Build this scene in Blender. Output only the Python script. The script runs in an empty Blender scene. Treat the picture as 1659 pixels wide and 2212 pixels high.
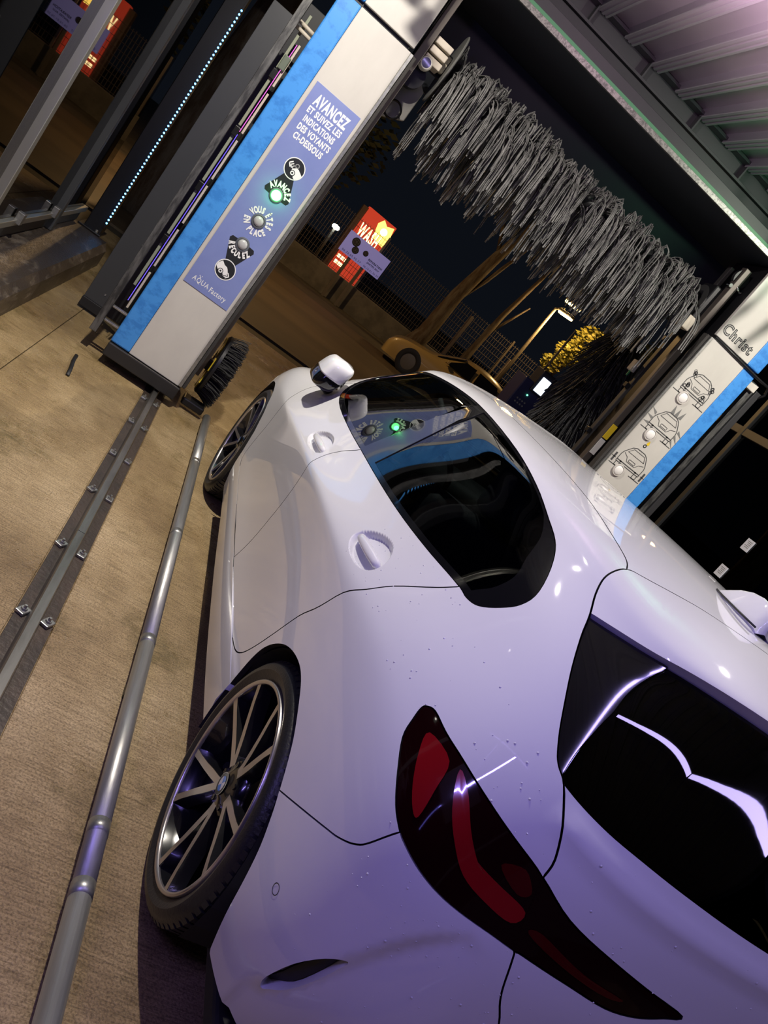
import bpy, bmesh, math, random
import numpy as np
from mathutils import Vector, Matrix
from mathutils.geometry import delaunay_2d_cdt

random.seed(7); np.random.seed(7)
scene = bpy.context.scene
COL = scene.collection

# ------------------------------------------------------------------ camera
YAW, PITCH, ROLL = [math.radians(a) for a in (20.15, 13.45, -39.13)]
PSI = math.radians(1.414)                     # the white car stands slightly askew to the track
def _axes():
    f = Vector((math.sin(YAW), math.cos(YAW), 0)); r = Vector((math.cos(YAW), -math.sin(YAW), 0)); d = Vector((0, 0, -1))
    f2 = math.cos(PITCH)*f + math.sin(PITCH)*d; d2 = math.cos(PITCH)*d - math.sin(PITCH)*f
    r3 = math.cos(ROLL)*r + math.sin(ROLL)*d2; d3 = math.cos(ROLL)*d2 - math.sin(ROLL)*r
    return r3, d3, f2
_r, _d, _f = _axes()
cam_data = bpy.data.cameras.new('camera'); cam = bpy.data.objects.new('camera', cam_data); COL.objects.link(cam)
cam.matrix_world = Matrix(((_r.x, -_d.x, -_f.x, -1.568), (_r.y, -_d.y, -_f.y, -1.607), (_r.z, -_d.z, -_f.z, 1.540), (0, 0, 0, 1)))
cam_data.sensor_fit = 'VERTICAL'; cam_data.sensor_height = 24.0; cam_data.lens = 24.0*1720/2212
cam_data.clip_start = .05; cam_data.clip_end = 200
scene.camera = cam

# ------------------------------------------------------------------ night sky, exposure, bay lighting
world = bpy.data.worlds.new('night_sky'); scene.world = world; world.use_nodes = True
world.node_tree.nodes['Background'].inputs[0].default_value = (.010, .013, .020, 1)
world.node_tree.nodes['Background'].inputs[1].default_value = .35
scene.view_settings.view_transform = 'Standard'; scene.view_settings.look = 'None'
scene.view_settings.exposure = 0.0; scene.view_settings.gamma = 1.0; scene.view_settings.use_curve_mapping = False

def area_light(name, loc, target, size, size_y, power, color):
    l = bpy.data.lights.new(name, 'AREA'); l.shape = 'RECTANGLE'; l.size = size; l.size_y = size_y; l.energy = power; l.color = color
    o = bpy.data.objects.new(name, l); COL.objects.link(o); o.location = loc
    o.rotation_euler = (Vector(target)-Vector(loc)).to_track_quat('-Z', 'Y').to_euler()
    return o
def point_light(name, loc, power, color, radius=.1):
    l = bpy.data.lights.new(name, 'POINT'); l.energy = power; l.color = color; l.shadow_soft_size = radius
    o = bpy.data.objects.new(name, l); COL.objects.link(o); o.location = loc
    return o
# lamps under the bay roof (the bay goes on behind the photographer): two floods before the gantry, LED tubes over the car
WARM = (1.0, .93, .83)
area_light('bay_flood_light', (-1.9, 1.8, 3.60), (-1.2, 2.2, 0), .05, .07, 125, WARM)
area_light('bay_flood_light', (1.9, 1.8, 3.60), (1.2, 2.2, 0), .05, .07, 100, WARM)
def tube_light(c, L, ang, power, col):
    l = bpy.data.lights.new('bay_tube_light', 'AREA'); l.shape = 'RECTANGLE'; l.size = L; l.size_y = .05; l.energy = power; l.color = col
    o = bpy.data.objects.new('bay_tube_light', l); COL.objects.link(o); o.location = (*c, 3.56); o.rotation_euler = (0, 0, math.radians(ang)); return o
tube_light((-.30, -1.52), 2.0, -36.4, 11, (.52, .43, 1.0))
tube_light((1.78, -2.49), 2.6, -16.3, 13, (.52, .43, 1.0))
tube_light((-1.53, -1.20), 2.1, 58, 15, (.46, .37, 1.0))
area_light('violet_wash_light', (-2.62, -1.3, 1.75), (-.9, -.2, .7), .03, 1.5, 26, (.32, .24, 1.0))

# ------------------------------------------------------------------ materials
MATS = {}
def mat(name, col=(.5, .5, .5), rough=.5, metal=0, coat=0, noise=None, bump=None, emit=None, spec=None, coat_rough=.03):
    """noise = (colour2, scale, (sx,sy,sz), lo, hi); bump = (scale, strength, (sx,sy,sz))"""
    if name in MATS: return MATS[name]
    m = bpy.data.materials.new(name); m.use_nodes = True; nt = m.node_tree; b = nt.nodes['Principled BSDF']
    b.inputs['Base Color'].default_value = (*col, 1); b.inputs['Roughness'].default_value = rough; b.inputs['Metallic'].default_value = metal
    if coat: b.inputs['Coat Weight'].default_value = coat; b.inputs['Coat Roughness'].default_value = coat_rough
    if spec is not None: b.inputs['Specular IOR Level'].default_value = spec
    if emit: b.inputs['Emission Color'].default_value = (*emit[:3], 1); b.inputs['Emission Strength'].default_value = emit[3]
    def coords(scale):
        tc = nt.nodes.new('ShaderNodeTexCoord'); mp = nt.nodes.new('ShaderNodeMapping'); mp.inputs['Scale'].default_value = scale
        nt.links.new(tc.outputs['Object'], mp.inputs['Vector']); return mp
    if noise:
        c2, sc, xyz, lo, hi = noise
        n = nt.nodes.new('ShaderNodeTexNoise'); n.inputs['Scale'].default_value = sc; n.inputs['Detail'].default_value = 6; n.inputs['Roughness'].default_value = .65
        nt.links.new(coords(xyz).outputs[0], n.inputs['Vector'])
        r = nt.nodes.new('ShaderNodeMapRange'); r.inputs['From Min'].default_value = lo; r.inputs['From Max'].default_value = hi
        nt.links.new(n.outputs['Fac'], r.inputs['Value'])
        mx = nt.nodes.new('ShaderNodeMix'); mx.data_type = 'RGBA'; mx.inputs[6].default_value = (*col, 1); mx.inputs[7].default_value = (*c2, 1)
        nt.links.new(r.outputs[0], mx.inputs[0]); nt.links.new(mx.outputs[2], b.inputs['Base Color'])
    if bump:
        sc, st, xyz = bump
        n = nt.nodes.new('ShaderNodeTexNoise'); n.inputs['Scale'].default_value = sc; n.inputs['Detail'].default_value = 5
        nt.links.new(coords(xyz).outputs[0], n.inputs['Vector'])
        bp = nt.nodes.new('ShaderNodeBump'); bp.inputs['Strength'].default_value = st; bp.inputs['Distance'].default_value = .01
        nt.links.new(n.outputs['Fac'], bp.inputs['Height']); nt.links.new(bp.outputs[0], b.inputs['Normal'])
    MATS[name] = m
    return m
def glow(name, col=(1, 1, 1), strength=1.0):
    if name in MATS: return MATS[name]
    m = bpy.data.materials.new(name); m.use_nodes = True; nt = m.node_tree; nt.nodes.remove(nt.nodes['Principled BSDF'])
    e = nt.nodes.new('ShaderNodeEmission'); e.inputs[0].default_value = (*col, 1); e.inputs[1].default_value = strength
    nt.links.new(e.outputs[0], nt.nodes['Material Output'].inputs[0]); MATS[name] = m
    return m
def glass(name, tint, refl=1.0, ior=1.45):
    """thin pane: fresnel reflection over a tinted see-through sheet"""
    if name in MATS: return MATS[name]
    m = bpy.data.materials.new(name); m.use_nodes = True; nt = m.node_tree; nt.nodes.remove(nt.nodes['Principled BSDF'])
    t = nt.nodes.new('ShaderNodeBsdfTransparent'); t.inputs[0].default_value = (*tint, 1)
    g = nt.nodes.new('ShaderNodeBsdfGlossy'); g.inputs[0].default_value = (refl, refl, refl, 1); g.inputs[1].default_value = .015
    fr = nt.nodes.new('ShaderNodeFresnel'); fr.inputs[0].default_value = ior
    mx = nt.nodes.new('ShaderNodeMixShader'); nt.links.new(fr.outputs[0], mx.inputs[0]); nt.links.new(t.outputs[0], mx.inputs[1]); nt.links.new(g.outputs[0], mx.inputs[2])
    nt.links.new(mx.outputs[0], nt.nodes['Material Output'].inputs[0]); MATS[name] = m
    return m

PAINT = mat('white_car_paint', (.74, .74, .755), .6, 0, 1.0, spec=.25)
SHUT = mat('shut_line_black', (.010, .010, .011), .7)
GLOSSBLK = mat('gloss_black', (.006, .006, .007), .08, 0, .6)
RUBBER = mat('black_rubber', (.012, .012, .013), .55)
TYRE = mat('tyre_rubber', (.014, .014, .015), .42, bump=(140, .15, (1, 1, 1)))
DARKIN = mat('dark_interior', (.010, .010, .011), .75)
CARGLASS = glass('tinted_car_glass', (.30, .34, .34))
REARGLASS = glass('dark_privacy_glass', (.03, .035, .04))
RIMBLK = mat('rim_black', (.008, .008, .009), .18, .0, .8)
RIMSIL = mat('rim_machined_face', (.62, .58, .56), .28, .9)
CHROME = mat('chrome', (.8, .8, .8), .12, 1)
LAMPDARK = mat('smoked_red_lens', (.010, .0012, .0016), .06, 0, 1.0)
LAMPRED = mat('red_reflector', (.24, .005, .008), .12, 0, 1.0)
STEEL = mat('galvanised_steel', (.42, .42, .40), .38, .8, noise=((.25, .25, .24), 30, (1, 1, 1), .4, .7))
ALU = mat('brushed_aluminium', (.55, .55, .50), .35, .85)
DARKSTEEL = mat('dark_grey_sheet', (.055, .058, .062), .45, .2, bump=(8, .05, (1, 1, 1)))
BLACKMETAL = mat('black_metal', (.012, .012, .014), .4, .3)
NAVY = mat('dark_navy_panel', (.022, .028, .040), .55)
COLWHITE = mat('pale_grey_lacquer', (.56, .54, .50), .32, noise=((.47, .45, .42), 3, (1, 1, .4), .35, .75))
COLBLUE = mat('blue_lacquer', (.055, .27, .70), .38, noise=((.035, .20, .58), 14, (1, 1, 1.4), .48, .62))
LABELBLUE = mat('periwinkle_label', (.165, .205, .46), .4, noise=((.20, .245, .50), 4, (1, 1, 1), .3, .7))
PRINTWHITE = mat('white_print', (.78, .78, .78), .5)
PRINTBLACK = mat('black_print', (.012, .014, .016), .45)
INK = mat('grey_line_print', (.06, .06, .062), .5)
YELLOWP = mat('yellow_plastic', (.75, .52, .03), .35, 0, .5)

# ------------------------------------------------------------------ mesh helpers
def finish(name, me, m, parent=None, smooth=False):
    if m is not None: me.materials.append(m)
    if smooth is True: me.shade_smooth()
    o = bpy.data.objects.new(name, me); COL.objects.link(o)
    if parent is not None: o.parent = parent
    return o
def raw(name, verts, faces, m, parent=None, smooth=False):
    me = bpy.data.meshes.new(name); me.from_pydata([tuple(v) for v in verts], [], [tuple(f) for f in faces]); me.validate()
    return finish(name, me, m, parent, smooth)
def from_bm(name, bm, m, parent=None, smooth=False):
    bmesh.ops.recalc_face_normals(bm, faces=bm.faces)
    me = bpy.data.meshes.new(name); bm.to_mesh(me); bm.free()
    return finish(name, me, m, parent, smooth)
def bm_box(bm, lo, hi, bevel=0, mtx=None):
    c = [(a+b)/2 for a, b in zip(lo, hi)]; s = [abs(b-a) for a, b in zip(lo, hi)]
    r = bmesh.ops.create_cube(bm, size=1, matrix=Matrix.Translation(c) @ Matrix.Diagonal((*s, 1)))
    if mtx is not None: bmesh.ops.transform(bm, matrix=mtx, verts=r['verts'])
    if bevel:
        es = list({e for v in r['verts'] for e in v.link_edges})
        bmesh.ops.bevel(bm, geom=es, offset=min(bevel, min(s)*.45), segments=2, affect='EDGES', profile=.5)
    return bm
def box(name, lo, hi, m, parent=None, bevel=.004, mtx=None):
    bm = bmesh.new(); bm_box(bm, lo, hi, bevel, mtx); return from_bm(name, bm, m, parent)
def frame_of(d):
    d = Vector(d).normalized(); a = Vector((0, 0, 1)) if abs(d.z) < .9 else Vector((1, 0, 0))
    x = d.cross(a).normalized(); return x, d.cross(x).normalized()
def tube_data(pts, rad, n=10, caps=True, flat=1.0):
    V, F = [], []; pts = [Vector(p) for p in pts]; k = len(pts)
    for i, p in enumerate(pts):
        d = (pts[min(i+1, k-1)]-pts[max(i-1, 0)])
        if i == 0: x, y = frame_of(d)
        else:
            d = d.normalized(); x = (x-d*x.dot(d)).normalized(); y = d.cross(x)
        r = rad[i] if hasattr(rad, '__len__') else rad
        for j in range(n):
            a = 2*math.pi*j/n; V.append(p+(x*math.cos(a)+y*math.sin(a)*flat)*r)
    for i in range(k-1):
        for j in range(n):
            F.append((i*n+j, i*n+(j+1) % n, (i+1)*n+(j+1) % n, (i+1)*n+j))
    if caps: F.append(tuple(range(n-1, -1, -1))); F.append(tuple((k-1)*n+j for j in range(n)))
    return V, F
def tube(name, pts, rad, m, parent=None, n=10, flat=1.0):
    V, F = tube_data(pts, rad, n, True, flat); o = raw(name, V, F, m, parent, True)
    return o
def merge(parts):
    V, F = [], []
    for v, f in parts:
        k = len(V); V += list(v); F += [tuple(i+k for i in q) for q in f]
    return V, F
def lathe_data(profile, axis='X', n=48, center=(0, 0, 0), closed=False):
    V, F = [], []; k = len(profile); c = Vector(center)
    for j in range(n):
        a = 2*math.pi*j/n
        for (h, r) in profile:
            if axis == 'X': V.append(c+Vector((h, r*math.cos(a), r*math.sin(a))))
            elif axis == 'Z': V.append(c+Vector((r*math.cos(a), r*math.sin(a), h)))
            else: V.append(c+Vector((r*math.cos(a), h, r*math.sin(a))))
    for j in range(n):
        for i in range(k if closed else k-1):
            a, b = j*k+i, j*k+(i+1) % k; c2, d2 = ((j+1) % n)*k+(i+1) % k, ((j+1) % n)*k+i
            F.append((a, b, c2, d2))
    return V, F
def lathe(name, profile, m, parent=None, axis='X', n=48, center=(0, 0, 0), closed=False):
    V, F = lathe_data(profile, axis, n, center, closed)
    bm = bmesh.new(); vs = [bm.verts.new(v) for v in V]
    for f in F:
        try: bm.faces.new([vs[i] for i in f])
        except ValueError: pass
    bmesh.ops.remove_doubles(bm, verts=bm.verts, dist=1e-6)
    o = from_bm(name, bm, m, parent); o.data.shade_smooth(); o.data.set_sharp_from_angle(angle=math.radians(38)); return o
def prism(name, outline, lo, hi, plane, m, parent=None, bevel=0):
    """outline in 2D, extruded from lo to hi along the remaining axis; plane 'XZ','YZ','XY'"""
    bm = bmesh.new()
    def P(a, b, h): return {'XZ': (a, h, b), 'YZ': (h, a, b), 'XY': (a, b, h)}[plane]
    v0 = [bm.verts.new(P(a, b, lo)) for a, b in outline]; v1 = [bm.verts.new(P(a, b, hi)) for a, b in outline]; n = len(outline)
    bm.faces.new(v0); bm.faces.new(v1[::-1])
    for i in range(n): bm.faces.new((v0[i], v1[i], v1[(i+1) % n], v0[(i+1) % n]))
    if bevel: bmesh.ops.bevel(bm, geom=list(bm.edges), offset=bevel, segments=2, affect='EDGES', profile=.5)
    return from_bm(name, bm, m, parent)
def empty(name, loc=(0, 0, 0), label=None, cat=None, group=None, rz=0):
    o = bpy.data.objects.new(name, None); COL.objects.link(o); o.location = loc; o.rotation_euler = (0, 0, rz); o.empty_display_size = .1
    return tag(o, label, cat, group)
def tag(o, label=None, cat=None, group=None, kind=None):
    if label: o['label'] = label
    if cat: o['category'] = cat
    if group: o['group'] = group
    if kind: o['kind'] = kind
    return o
def struct(o): o['kind'] = 'structure'; return o
def copy_part(o, parent, loc=None):
    c = o.copy(); COL.objects.link(c); c.parent = parent
    if loc is not None: c.location = loc
    return c

# lettering as flat meshes (2D: x right, y up), laid on a plane afterwards
def glyphs(s, size, condense=.62, bold=.0):
    cu = bpy.data.curves.new('t', 'FONT'); cu.body = s; cu.size = size; cu.offset = bold; cu.resolution_u = 3; cu.space_character = 1.14
    o = bpy.data.objects.new('t', cu); COL.objects.link(o)
    bpy.context.view_layer.update()
    me = o.to_mesh(); V = [(v.co.x*condense, v.co.y) for v in me.vertices]; F = [tuple(p.vertices) for p in me.polygons]; o.to_mesh_clear()
    bpy.data.objects.remove(o); bpy.data.curves.remove(cu)
    return V, F
def fit_line(s, x0, x1, y0, y1, bold=.02, size=1.0):
    """one line of capitals stretched into a rectangle"""
    V, F = glyphs(s, size, 1.0, bold); xs = [v[0] for v in V]; ys = [v[1] for v in V]
    a, b, c, d = min(xs), max(xs), min(ys), max(ys)
    return [(x0+(x-a)/(b-a)*(x1-x0), y0+(y-c)/(d-c)*(y1-y0)) for x, y in V], F
def arc_text(s, cx, cy, r, a0, a1, h, condense=.5, bold=.02, inside=False):
    out = []; n = len(s)
    for i, ch in enumerate(s):
        if ch == ' ': continue
        a = math.radians(a0+(a1-a0)*(i/(n-1) if n > 1 else .5))
        V, F = glyphs(ch, h*1.38, condense, bold*h); xs = [v[0] for v in V]; mx = (min(xs)+max(xs))/2
        rot = a-math.pi/2 if not inside else a+math.pi/2
        bx, by = cx+math.cos(a)*r, cy+math.sin(a)*r; W = []
        for x, y in V:
            x -= mx; W.append((bx+x*math.cos(rot)-y*math.sin(rot), by+x*math.sin(rot)+y*math.cos(rot)))
        out.append((W, F))
    return merge(out)
def disc2(cx, cy, r, n=32, r0=0):
    if not r0: return [(cx+r*math.cos(2*math.pi*i/n), cy+r*math.sin(2*math.pi*i/n)) for i in range(n)], [tuple(range(n))]
    V = [(cx+q*math.cos(2*math.pi*i/n), cy+q*math.sin(2*math.pi*i/n)) for i in range(n) for q in (r0, r)]
    return V, [(2*i, 2*i+1, (2*i+3) % (2*n), (2*i+2) % (2*n)) for i in range(n)]
def stroke2(pts, w):
    parts = []
    for (a, b) in zip(pts[:-1], pts[1:]):
        dx, dy = b[0]-a[0], b[1]-a[1]; L = math.hypot(dx, dy) or 1; nx, ny = -dy/L*w/2, dx/L*w/2
        parts.append(([(a[0]+nx, a[1]+ny), (a[0]-nx, a[1]-ny), (b[0]-nx, b[1]-ny), (b[0]+nx, b[1]+ny)], [(0, 1, 2, 3)]))
    return merge(parts)
def on_front(name, VF, y, m, parent):
    """lay a 2D print on a plane that faces -Y at the given y"""
    V, F = VF; return raw(name, [(x, y, z) for x, z in V], F, m, parent)

# ================================================================== THE WHITE HATCHBACK
# body skin: a cubic B-spline net, rows from the bottom edge to the roof centre line, columns from the
# rear centre round the left side to the nose; (half width, y, z) in the car's own frame, rear axle at y = 0
ROWS=[
[(0,-.70,.27),(.25,-.70,.27),(.5,-.685,.27),(.68,-.64,.275),(.79,-.57,.28),(.85,-.44,.285),(.86,-.2,.25),(.86,.05,.21),(.852,.35,.19),(.85,.7,.165),(.85,1.1,.16),(.85,1.5,.16),(.85,1.9,.175),(.855,2.25,.19),(.86,2.6,.2),(.85,2.95,.21),(.74,3.3,.2),(.42,3.45,.2),(0,3.48,.2)],
[(0,-.75,.36),(.25,-.75,.36),(.5,-.735,.36),(.69,-.68,.365),(.8,-.60,.37),(.865,-.45,.37),(.888,-.2,.35),(.892,.05,.33),(.882,.35,.31),(.876,.7,.285),(.876,1.1,.28),(.876,1.5,.28),(.876,1.9,.285),(.882,2.25,.31),(.892,2.6,.33),(.88,2.95,.34),(.76,3.34,.34),(.43,3.49,.34),(0,3.53,.34)],
[(0,-.80,.5),(.25,-.795,.5),(.5,-.775,.5),(.70,-.71,.5),(.812,-.62,.5),(.873,-.46,.5),(.897,-.2,.5),(.90,.05,.5),(.885,.35,.47),(.868,.7,.43),(.862,1.1,.42),(.862,1.5,.42),(.866,1.9,.43),(.882,2.25,.47),(.90,2.6,.5),(.885,2.95,.5),(.76,3.36,.5),(.43,3.51,.5),(0,3.55,.5)],
[(0,-.80,.66),(.25,-.795,.66),(.5,-.77,.66),(.695,-.70,.66),(.803,-.61,.67),(.867,-.46,.68),(.896,-.2,.69),(.902,.05,.70),(.893,.35,.68),(.880,.7,.65),(.876,1.1,.63),(.876,1.5,.62),(.878,1.9,.60),(.888,2.25,.61),(.903,2.6,.66),(.89,2.95,.64),(.75,3.34,.62),(.43,3.49,.62),(0,3.53,.62)],
[(0,-.795,.76),(.25,-.79,.76),(.5,-.762,.76),(.685,-.69,.765),(.79,-.605,.785),(.858,-.46,.82),(.885,-.2,.86),(.892,.05,.865),(.893,.35,.86),(.892,.7,.836),(.891,1.1,.811),(.891,1.5,.779),(.891,1.9,.745),(.893,2.25,.72),(.894,2.6,.73),(.87,2.95,.72),(.73,3.3,.68),(.42,3.44,.68),(0,3.48,.68)],
[(0,-.79,.81),(.25,-.785,.81),(.5,-.752,.81),(.675,-.68,.82),(.775,-.595,.845),(.842,-.455,.89),(.875,-.2,.925),(.887,.05,.912),(.893,.35,.893),(.894,.7,.868),(.894,1.1,.842),(.894,1.5,.81),(.893,1.9,.775),(.89,2.25,.75),(.885,2.6,.765),(.855,2.95,.75),(.70,3.26,.71),(.42,3.41,.71),(0,3.45,.71)],
[(0,-.782,.85),(.25,-.776,.85),(.5,-.742,.85),(.665,-.67,.86),(.762,-.585,.885),(.825,-.45,.93),(.86,-.2,.965),(.875,.05,.945),(.882,.35,.918),(.883,.7,.890),(.882,1.1,.862),(.881,1.5,.83),(.878,1.9,.797),(.872,2.25,.785),(.86,2.6,.83),(.825,2.95,.81),(.67,3.23,.74),(.40,3.37,.74),(0,3.42,.74)],
[(0,-.768,.92),(.25,-.762,.92),(.5,-.728,.922),(.65,-.655,.935),(.735,-.57,.955),(.795,-.445,.995),(.828,-.2,1.025),(.84,.05,1.005),(.845,.35,.975),(.845,.7,.948),(.845,1.1,.92),(.843,1.5,.893),(.84,1.9,.87),(.83,2.25,.885),(.80,2.6,.895),(.745,2.95,.865),(.60,3.15,.81),(.36,3.3,.79),(0,3.35,.79)],
[(0,-.745,1.03),(.25,-.735,1.03),(.47,-.70,1.035),(.60,-.635,1.05),(.68,-.55,1.07),(.73,-.43,1.10),(.765,-.2,1.115),(.785,.05,1.09),(.795,.35,1.045),(.798,.7,1.015),(.798,1.1,.988),(.795,1.5,.965),(.788,1.9,.952),(.755,2.22,.972),(.6,2.44,.99),(.45,2.51,.995),(.3,2.55,1.0),(.15,2.57,1.005),(0,2.58,1.005)],
[(0,-.63,1.19),(.22,-.62,1.19),(.42,-.59,1.195),(.54,-.53,1.20),(.605,-.455,1.21),(.655,-.36,1.22),(.69,-.18,1.235),(.71,.05,1.22),(.718,.35,1.195),(.72,.7,1.18),(.718,1.1,1.17),(.71,1.5,1.155),(.68,1.9,1.14),(.62,2.07,1.16),(.5,2.09,1.165),(.38,2.12,1.18),(.25,2.14,1.19),(.12,2.15,1.195),(0,2.15,1.195)],
[(0,-.555,1.315),(.2,-.545,1.315),(.37,-.505,1.312),(.48,-.445,1.30),(.55,-.365,1.29),(.595,-.25,1.295),(.625,-.11,1.31),(.64,.1,1.315),(.647,.35,1.318),(.648,.7,1.322),(.643,1.1,1.315),(.63,1.47,1.295),(.60,1.76,1.28),(.53,1.79,1.31),(.42,1.8,1.335),(.32,1.81,1.35),(.21,1.815,1.358),(.1,1.82,1.36),(0,1.82,1.362)],
[(0,-.545,1.34),(.2,-.535,1.34),(.36,-.49,1.336),(.47,-.43,1.325),(.54,-.35,1.315),(.583,-.24,1.322),(.607,-.1,1.34),(.62,.1,1.352),(.626,.35,1.36),(.627,.7,1.365),(.622,1.1,1.358),(.607,1.45,1.34),(.57,1.71,1.335),(.49,1.73,1.362),(.40,1.74,1.38),(.3,1.75,1.393),(.2,1.755,1.40),(.1,1.76,1.403),(0,1.76,1.404)],
[(0,-.50,1.352),(.19,-.49,1.352),(.34,-.45,1.348),(.44,-.39,1.342),(.505,-.31,1.338),(.55,-.21,1.344),(.575,-.08,1.362),(.588,.1,1.376),(.594,.35,1.385),(.595,.7,1.389),(.59,1.1,1.384),(.572,1.41,1.37),(.53,1.6,1.36),(.45,1.65,1.385),(.36,1.67,1.398),(.27,1.68,1.408),(.18,1.685,1.413),(.09,1.69,1.416),(0,1.69,1.416)],
[(0,-.32,1.380),(.16,-.31,1.380),(.29,-.28,1.377),(.37,-.23,1.374),(.42,-.16,1.374),(.45,-.08,1.380),(.465,.03,1.39),(.47,.2,1.401),(.475,.42,1.41),(.475,.72,1.415),(.47,1.05,1.414),(.45,1.28,1.41),(.41,1.4,1.408),(.34,1.47,1.413),(.27,1.5,1.418),(.2,1.51,1.42),(.13,1.515,1.421),(.06,1.52,1.422),(0,1.52,1.422)],
[(0,-.05,1.404),(0,-.04,1.404),(0,-.01,1.406),(0,.03,1.408),(0,.07,1.41),(0,.12,1.412),(0,.2,1.416),(0,.32,1.421),(0,.5,1.427),(0,.74,1.431),(0,1.0,1.433),(0,1.17,1.433),(0,1.25,1.432),(0,1.3,1.431),(0,1.33,1.43),(0,1.35,1.43),(0,1.36,1.429),(0,1.365,1.429),(0,1.37,1.429)],
]

NET = np.array(ROWS, float); NET[..., 0] *= -1
NET[13, :, 2] += .010; NET[14, :, 2] += .024; NET[4:7, 9:14, 2] += .008; NET[12, :, 2] += .003
NU, NV = 19, len(ROWS)
_m = np.array([-1, 1, 1]); PADN = np.zeros((NV+2, NU+2, 3)); PADN[1:-1, 1:-1] = NET
PADN[1:-1, 0] = NET[:, 1]*_m; PADN[1:-1, -1] = NET[:, -2]*_m; PADN[0] = 2*PADN[1]-PADN[2]; PADN[-1] = PADN[-3]*_m
def _bas(t): return np.stack([(1-t)**3/6, (3*t**3-6*t**2+4)/6, (-3*t**3+3*t**2+3*t+1)/6, t**3/6], -1)
def skin0(u, v):
    u = np.clip(np.asarray(u, float), 0, NU-1); v = np.clip(np.asarray(v, float), 0, NV-1)
    iu = np.minimum(u.astype(int), NU-2); iv = np.minimum(v.astype(int), NV-2); bu = _bas(u-iu); bv = _bas(v-iv); out = 0
    for a in range(4):
        for b in range(4): out = out+(bv[..., a]*bu[..., b])[..., None]*PADN[iv+a, iu+b]
    return out
def _nrm(fn, u, v, e=2e-3):
    a = fn(u+e, v)-fn(u-e, v); b = fn(u, v+e)-fn(u, v-e); n = np.cross(b, a)
    return n/(np.linalg.norm(n, axis=-1, keepdims=True)+1e-12)
CUPS = [(7.68, 6.60, .40, .82, .018), (10.53, 6.60, .36, .80, .018)]        # hollows behind the door handles
def _ss(x): x = np.clip(x, 0, 1); return x*x*(3-2*x)
def dent(u, v):
    d = np.zeros_like(u)
    for (cu, cv, ru, rv, dep) in CUPS:
        r2 = ((u-cu)/ru)**2+((v-cv)/rv)**2; d = d+dep*_ss((1-r2)*3.0)
    # shallow pocket round the corner vent of the rear bumper
    t = _ss((4.42-u)/.12)*_ss((u-2.6)/.9); top = 1.25+(4.25-np.clip(u, 3.0, 4.25))*2.55
    d = d+.010*t*_ss((top-v+.25)/.6)
    d = d-.007*np.exp(-((v-7.72)/.17)**2)*_ss((3.5-u)/.5)      # ledge under the rear window
    return d
def skin(u, v):
    u = np.asarray(u, float); v = np.asarray(v, float); d = dent(u, v)
    return skin0(u, v)-_nrm(skin0, u, v)*d[..., None]
_gu, _gv = np.meshgrid(np.linspace(4, 17, 261), np.linspace(0, 9, 181)); _gp = skin0(_gu, _gv)
def uv_of(y, z):
    """the (u, v) of the body side that stands over (y, z)"""
    d = (_gp[..., 1]-y)**2+(_gp[..., 2]-z)**2; k = np.unravel_index(np.argmin(d), d.shape); return (float(_gu[k]), float(_gv[k]))

def spline(pts, closed=False, k=5):
    P = np.array(pts, float); n = len(P); out = []
    for i in range(n if closed else n-1):
        a, b, c, d = (P[(i+j-1) % n] if closed else P[min(max(i+j-1, 0), n-1)] for j in range(4))
        for t in np.linspace(0, 1, k, endpoint=False):
            out.append(.5*((2*b)+(c-a)*t+(2*a-5*b+4*c-d)*t*t+(3*b-a-3*c+d)*t**3))
    if not closed: out.append(P[-1])
    return [tuple(p) for p in out]
def inpoly(poly, X, Y):
    P = np.array(poly); x, y = P[:, 0], P[:, 1]; r = np.zeros(X.shape, bool); j = len(P)-1
    for i in range(len(P)):
        c = ((y[i] > Y) != (y[j] > Y)); xx = (x[j]-x[i])*(Y-y[i])/((y[j]-y[i])+1e-15)+x[i]; r ^= c & (X < xx); j = i
    return r
def inset_poly(poly, d, su=3.0):
    P = np.array(poly)*[su, 1]; n = len(P); A = .5*np.sum(P[:, 0]*np.roll(P[:, 1], -1)-np.roll(P[:, 0], -1)*P[:, 1]); out = []
    for i in range(n):
        t = P[(i+1) % n]-P[i-1]; t = t/(np.hypot(*t)+1e-9); nn = np.array([-t[1], t[0]])*(1 if A > 0 else -1); out.append(tuple((P[i]+nn*d)/[su, 1]))
    return out

DLO = spline([(11.618, 8.04), (10.565, 7.99), (9.795, 8.0), (8.837, 8.0), (7.943, 8.0), (7.161, 8.0), (6.48, 8.04), (6.28, 8.03), (6.105, 8.12), (5.951, 8.397), (5.85, 8.70), (5.875, 9.06), (6.133, 9.691), (6.421, 10.14), (6.87, 10.52), (7.528, 11.111), (8.367, 11.62), (9.454, 11.86), (10.134, 11.72), (10.98, 11.2), (12.0, 10.3), (12.5, 9.4), (12.5, 8.75), (12.15, 8.27)], True, 4)
DLO_IN = inset_poly(DLO, .13)
BP_F, BP_R = [(9.954, 7.5), (9.72, 9.6), (9.62, 12.4)], [(9.40, 7.5), (9.38, 9.6), (9.41, 12.4)]
PANE_R = spline([(6.43, 7.6), (6.36, 8.16), (6.26, 8.5), (6.265, 8.891), (6.433, 9.289), (6.618, 9.879), (6.95, 10.45), (7.3, 10.9), (7.6, 11.6)])
ARCH_R = [(8.12, -.3), (8.08, .8)]+spline([(7.97, 1.45), (7.917, 2.058), (7.788, 2.423), (7.521, 2.742), (7.221, 2.945), (6.9, 3.057), (6.651, 3.055), (6.377, 2.965), (6.096, 2.832), (5.901, 2.679), (5.708, 2.477), (5.546, 2.269), (5.378, 1.953), (5.257, 1.493), (5.167, .885), (5.06, .1)])+[(5.02, -.3)]
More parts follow.
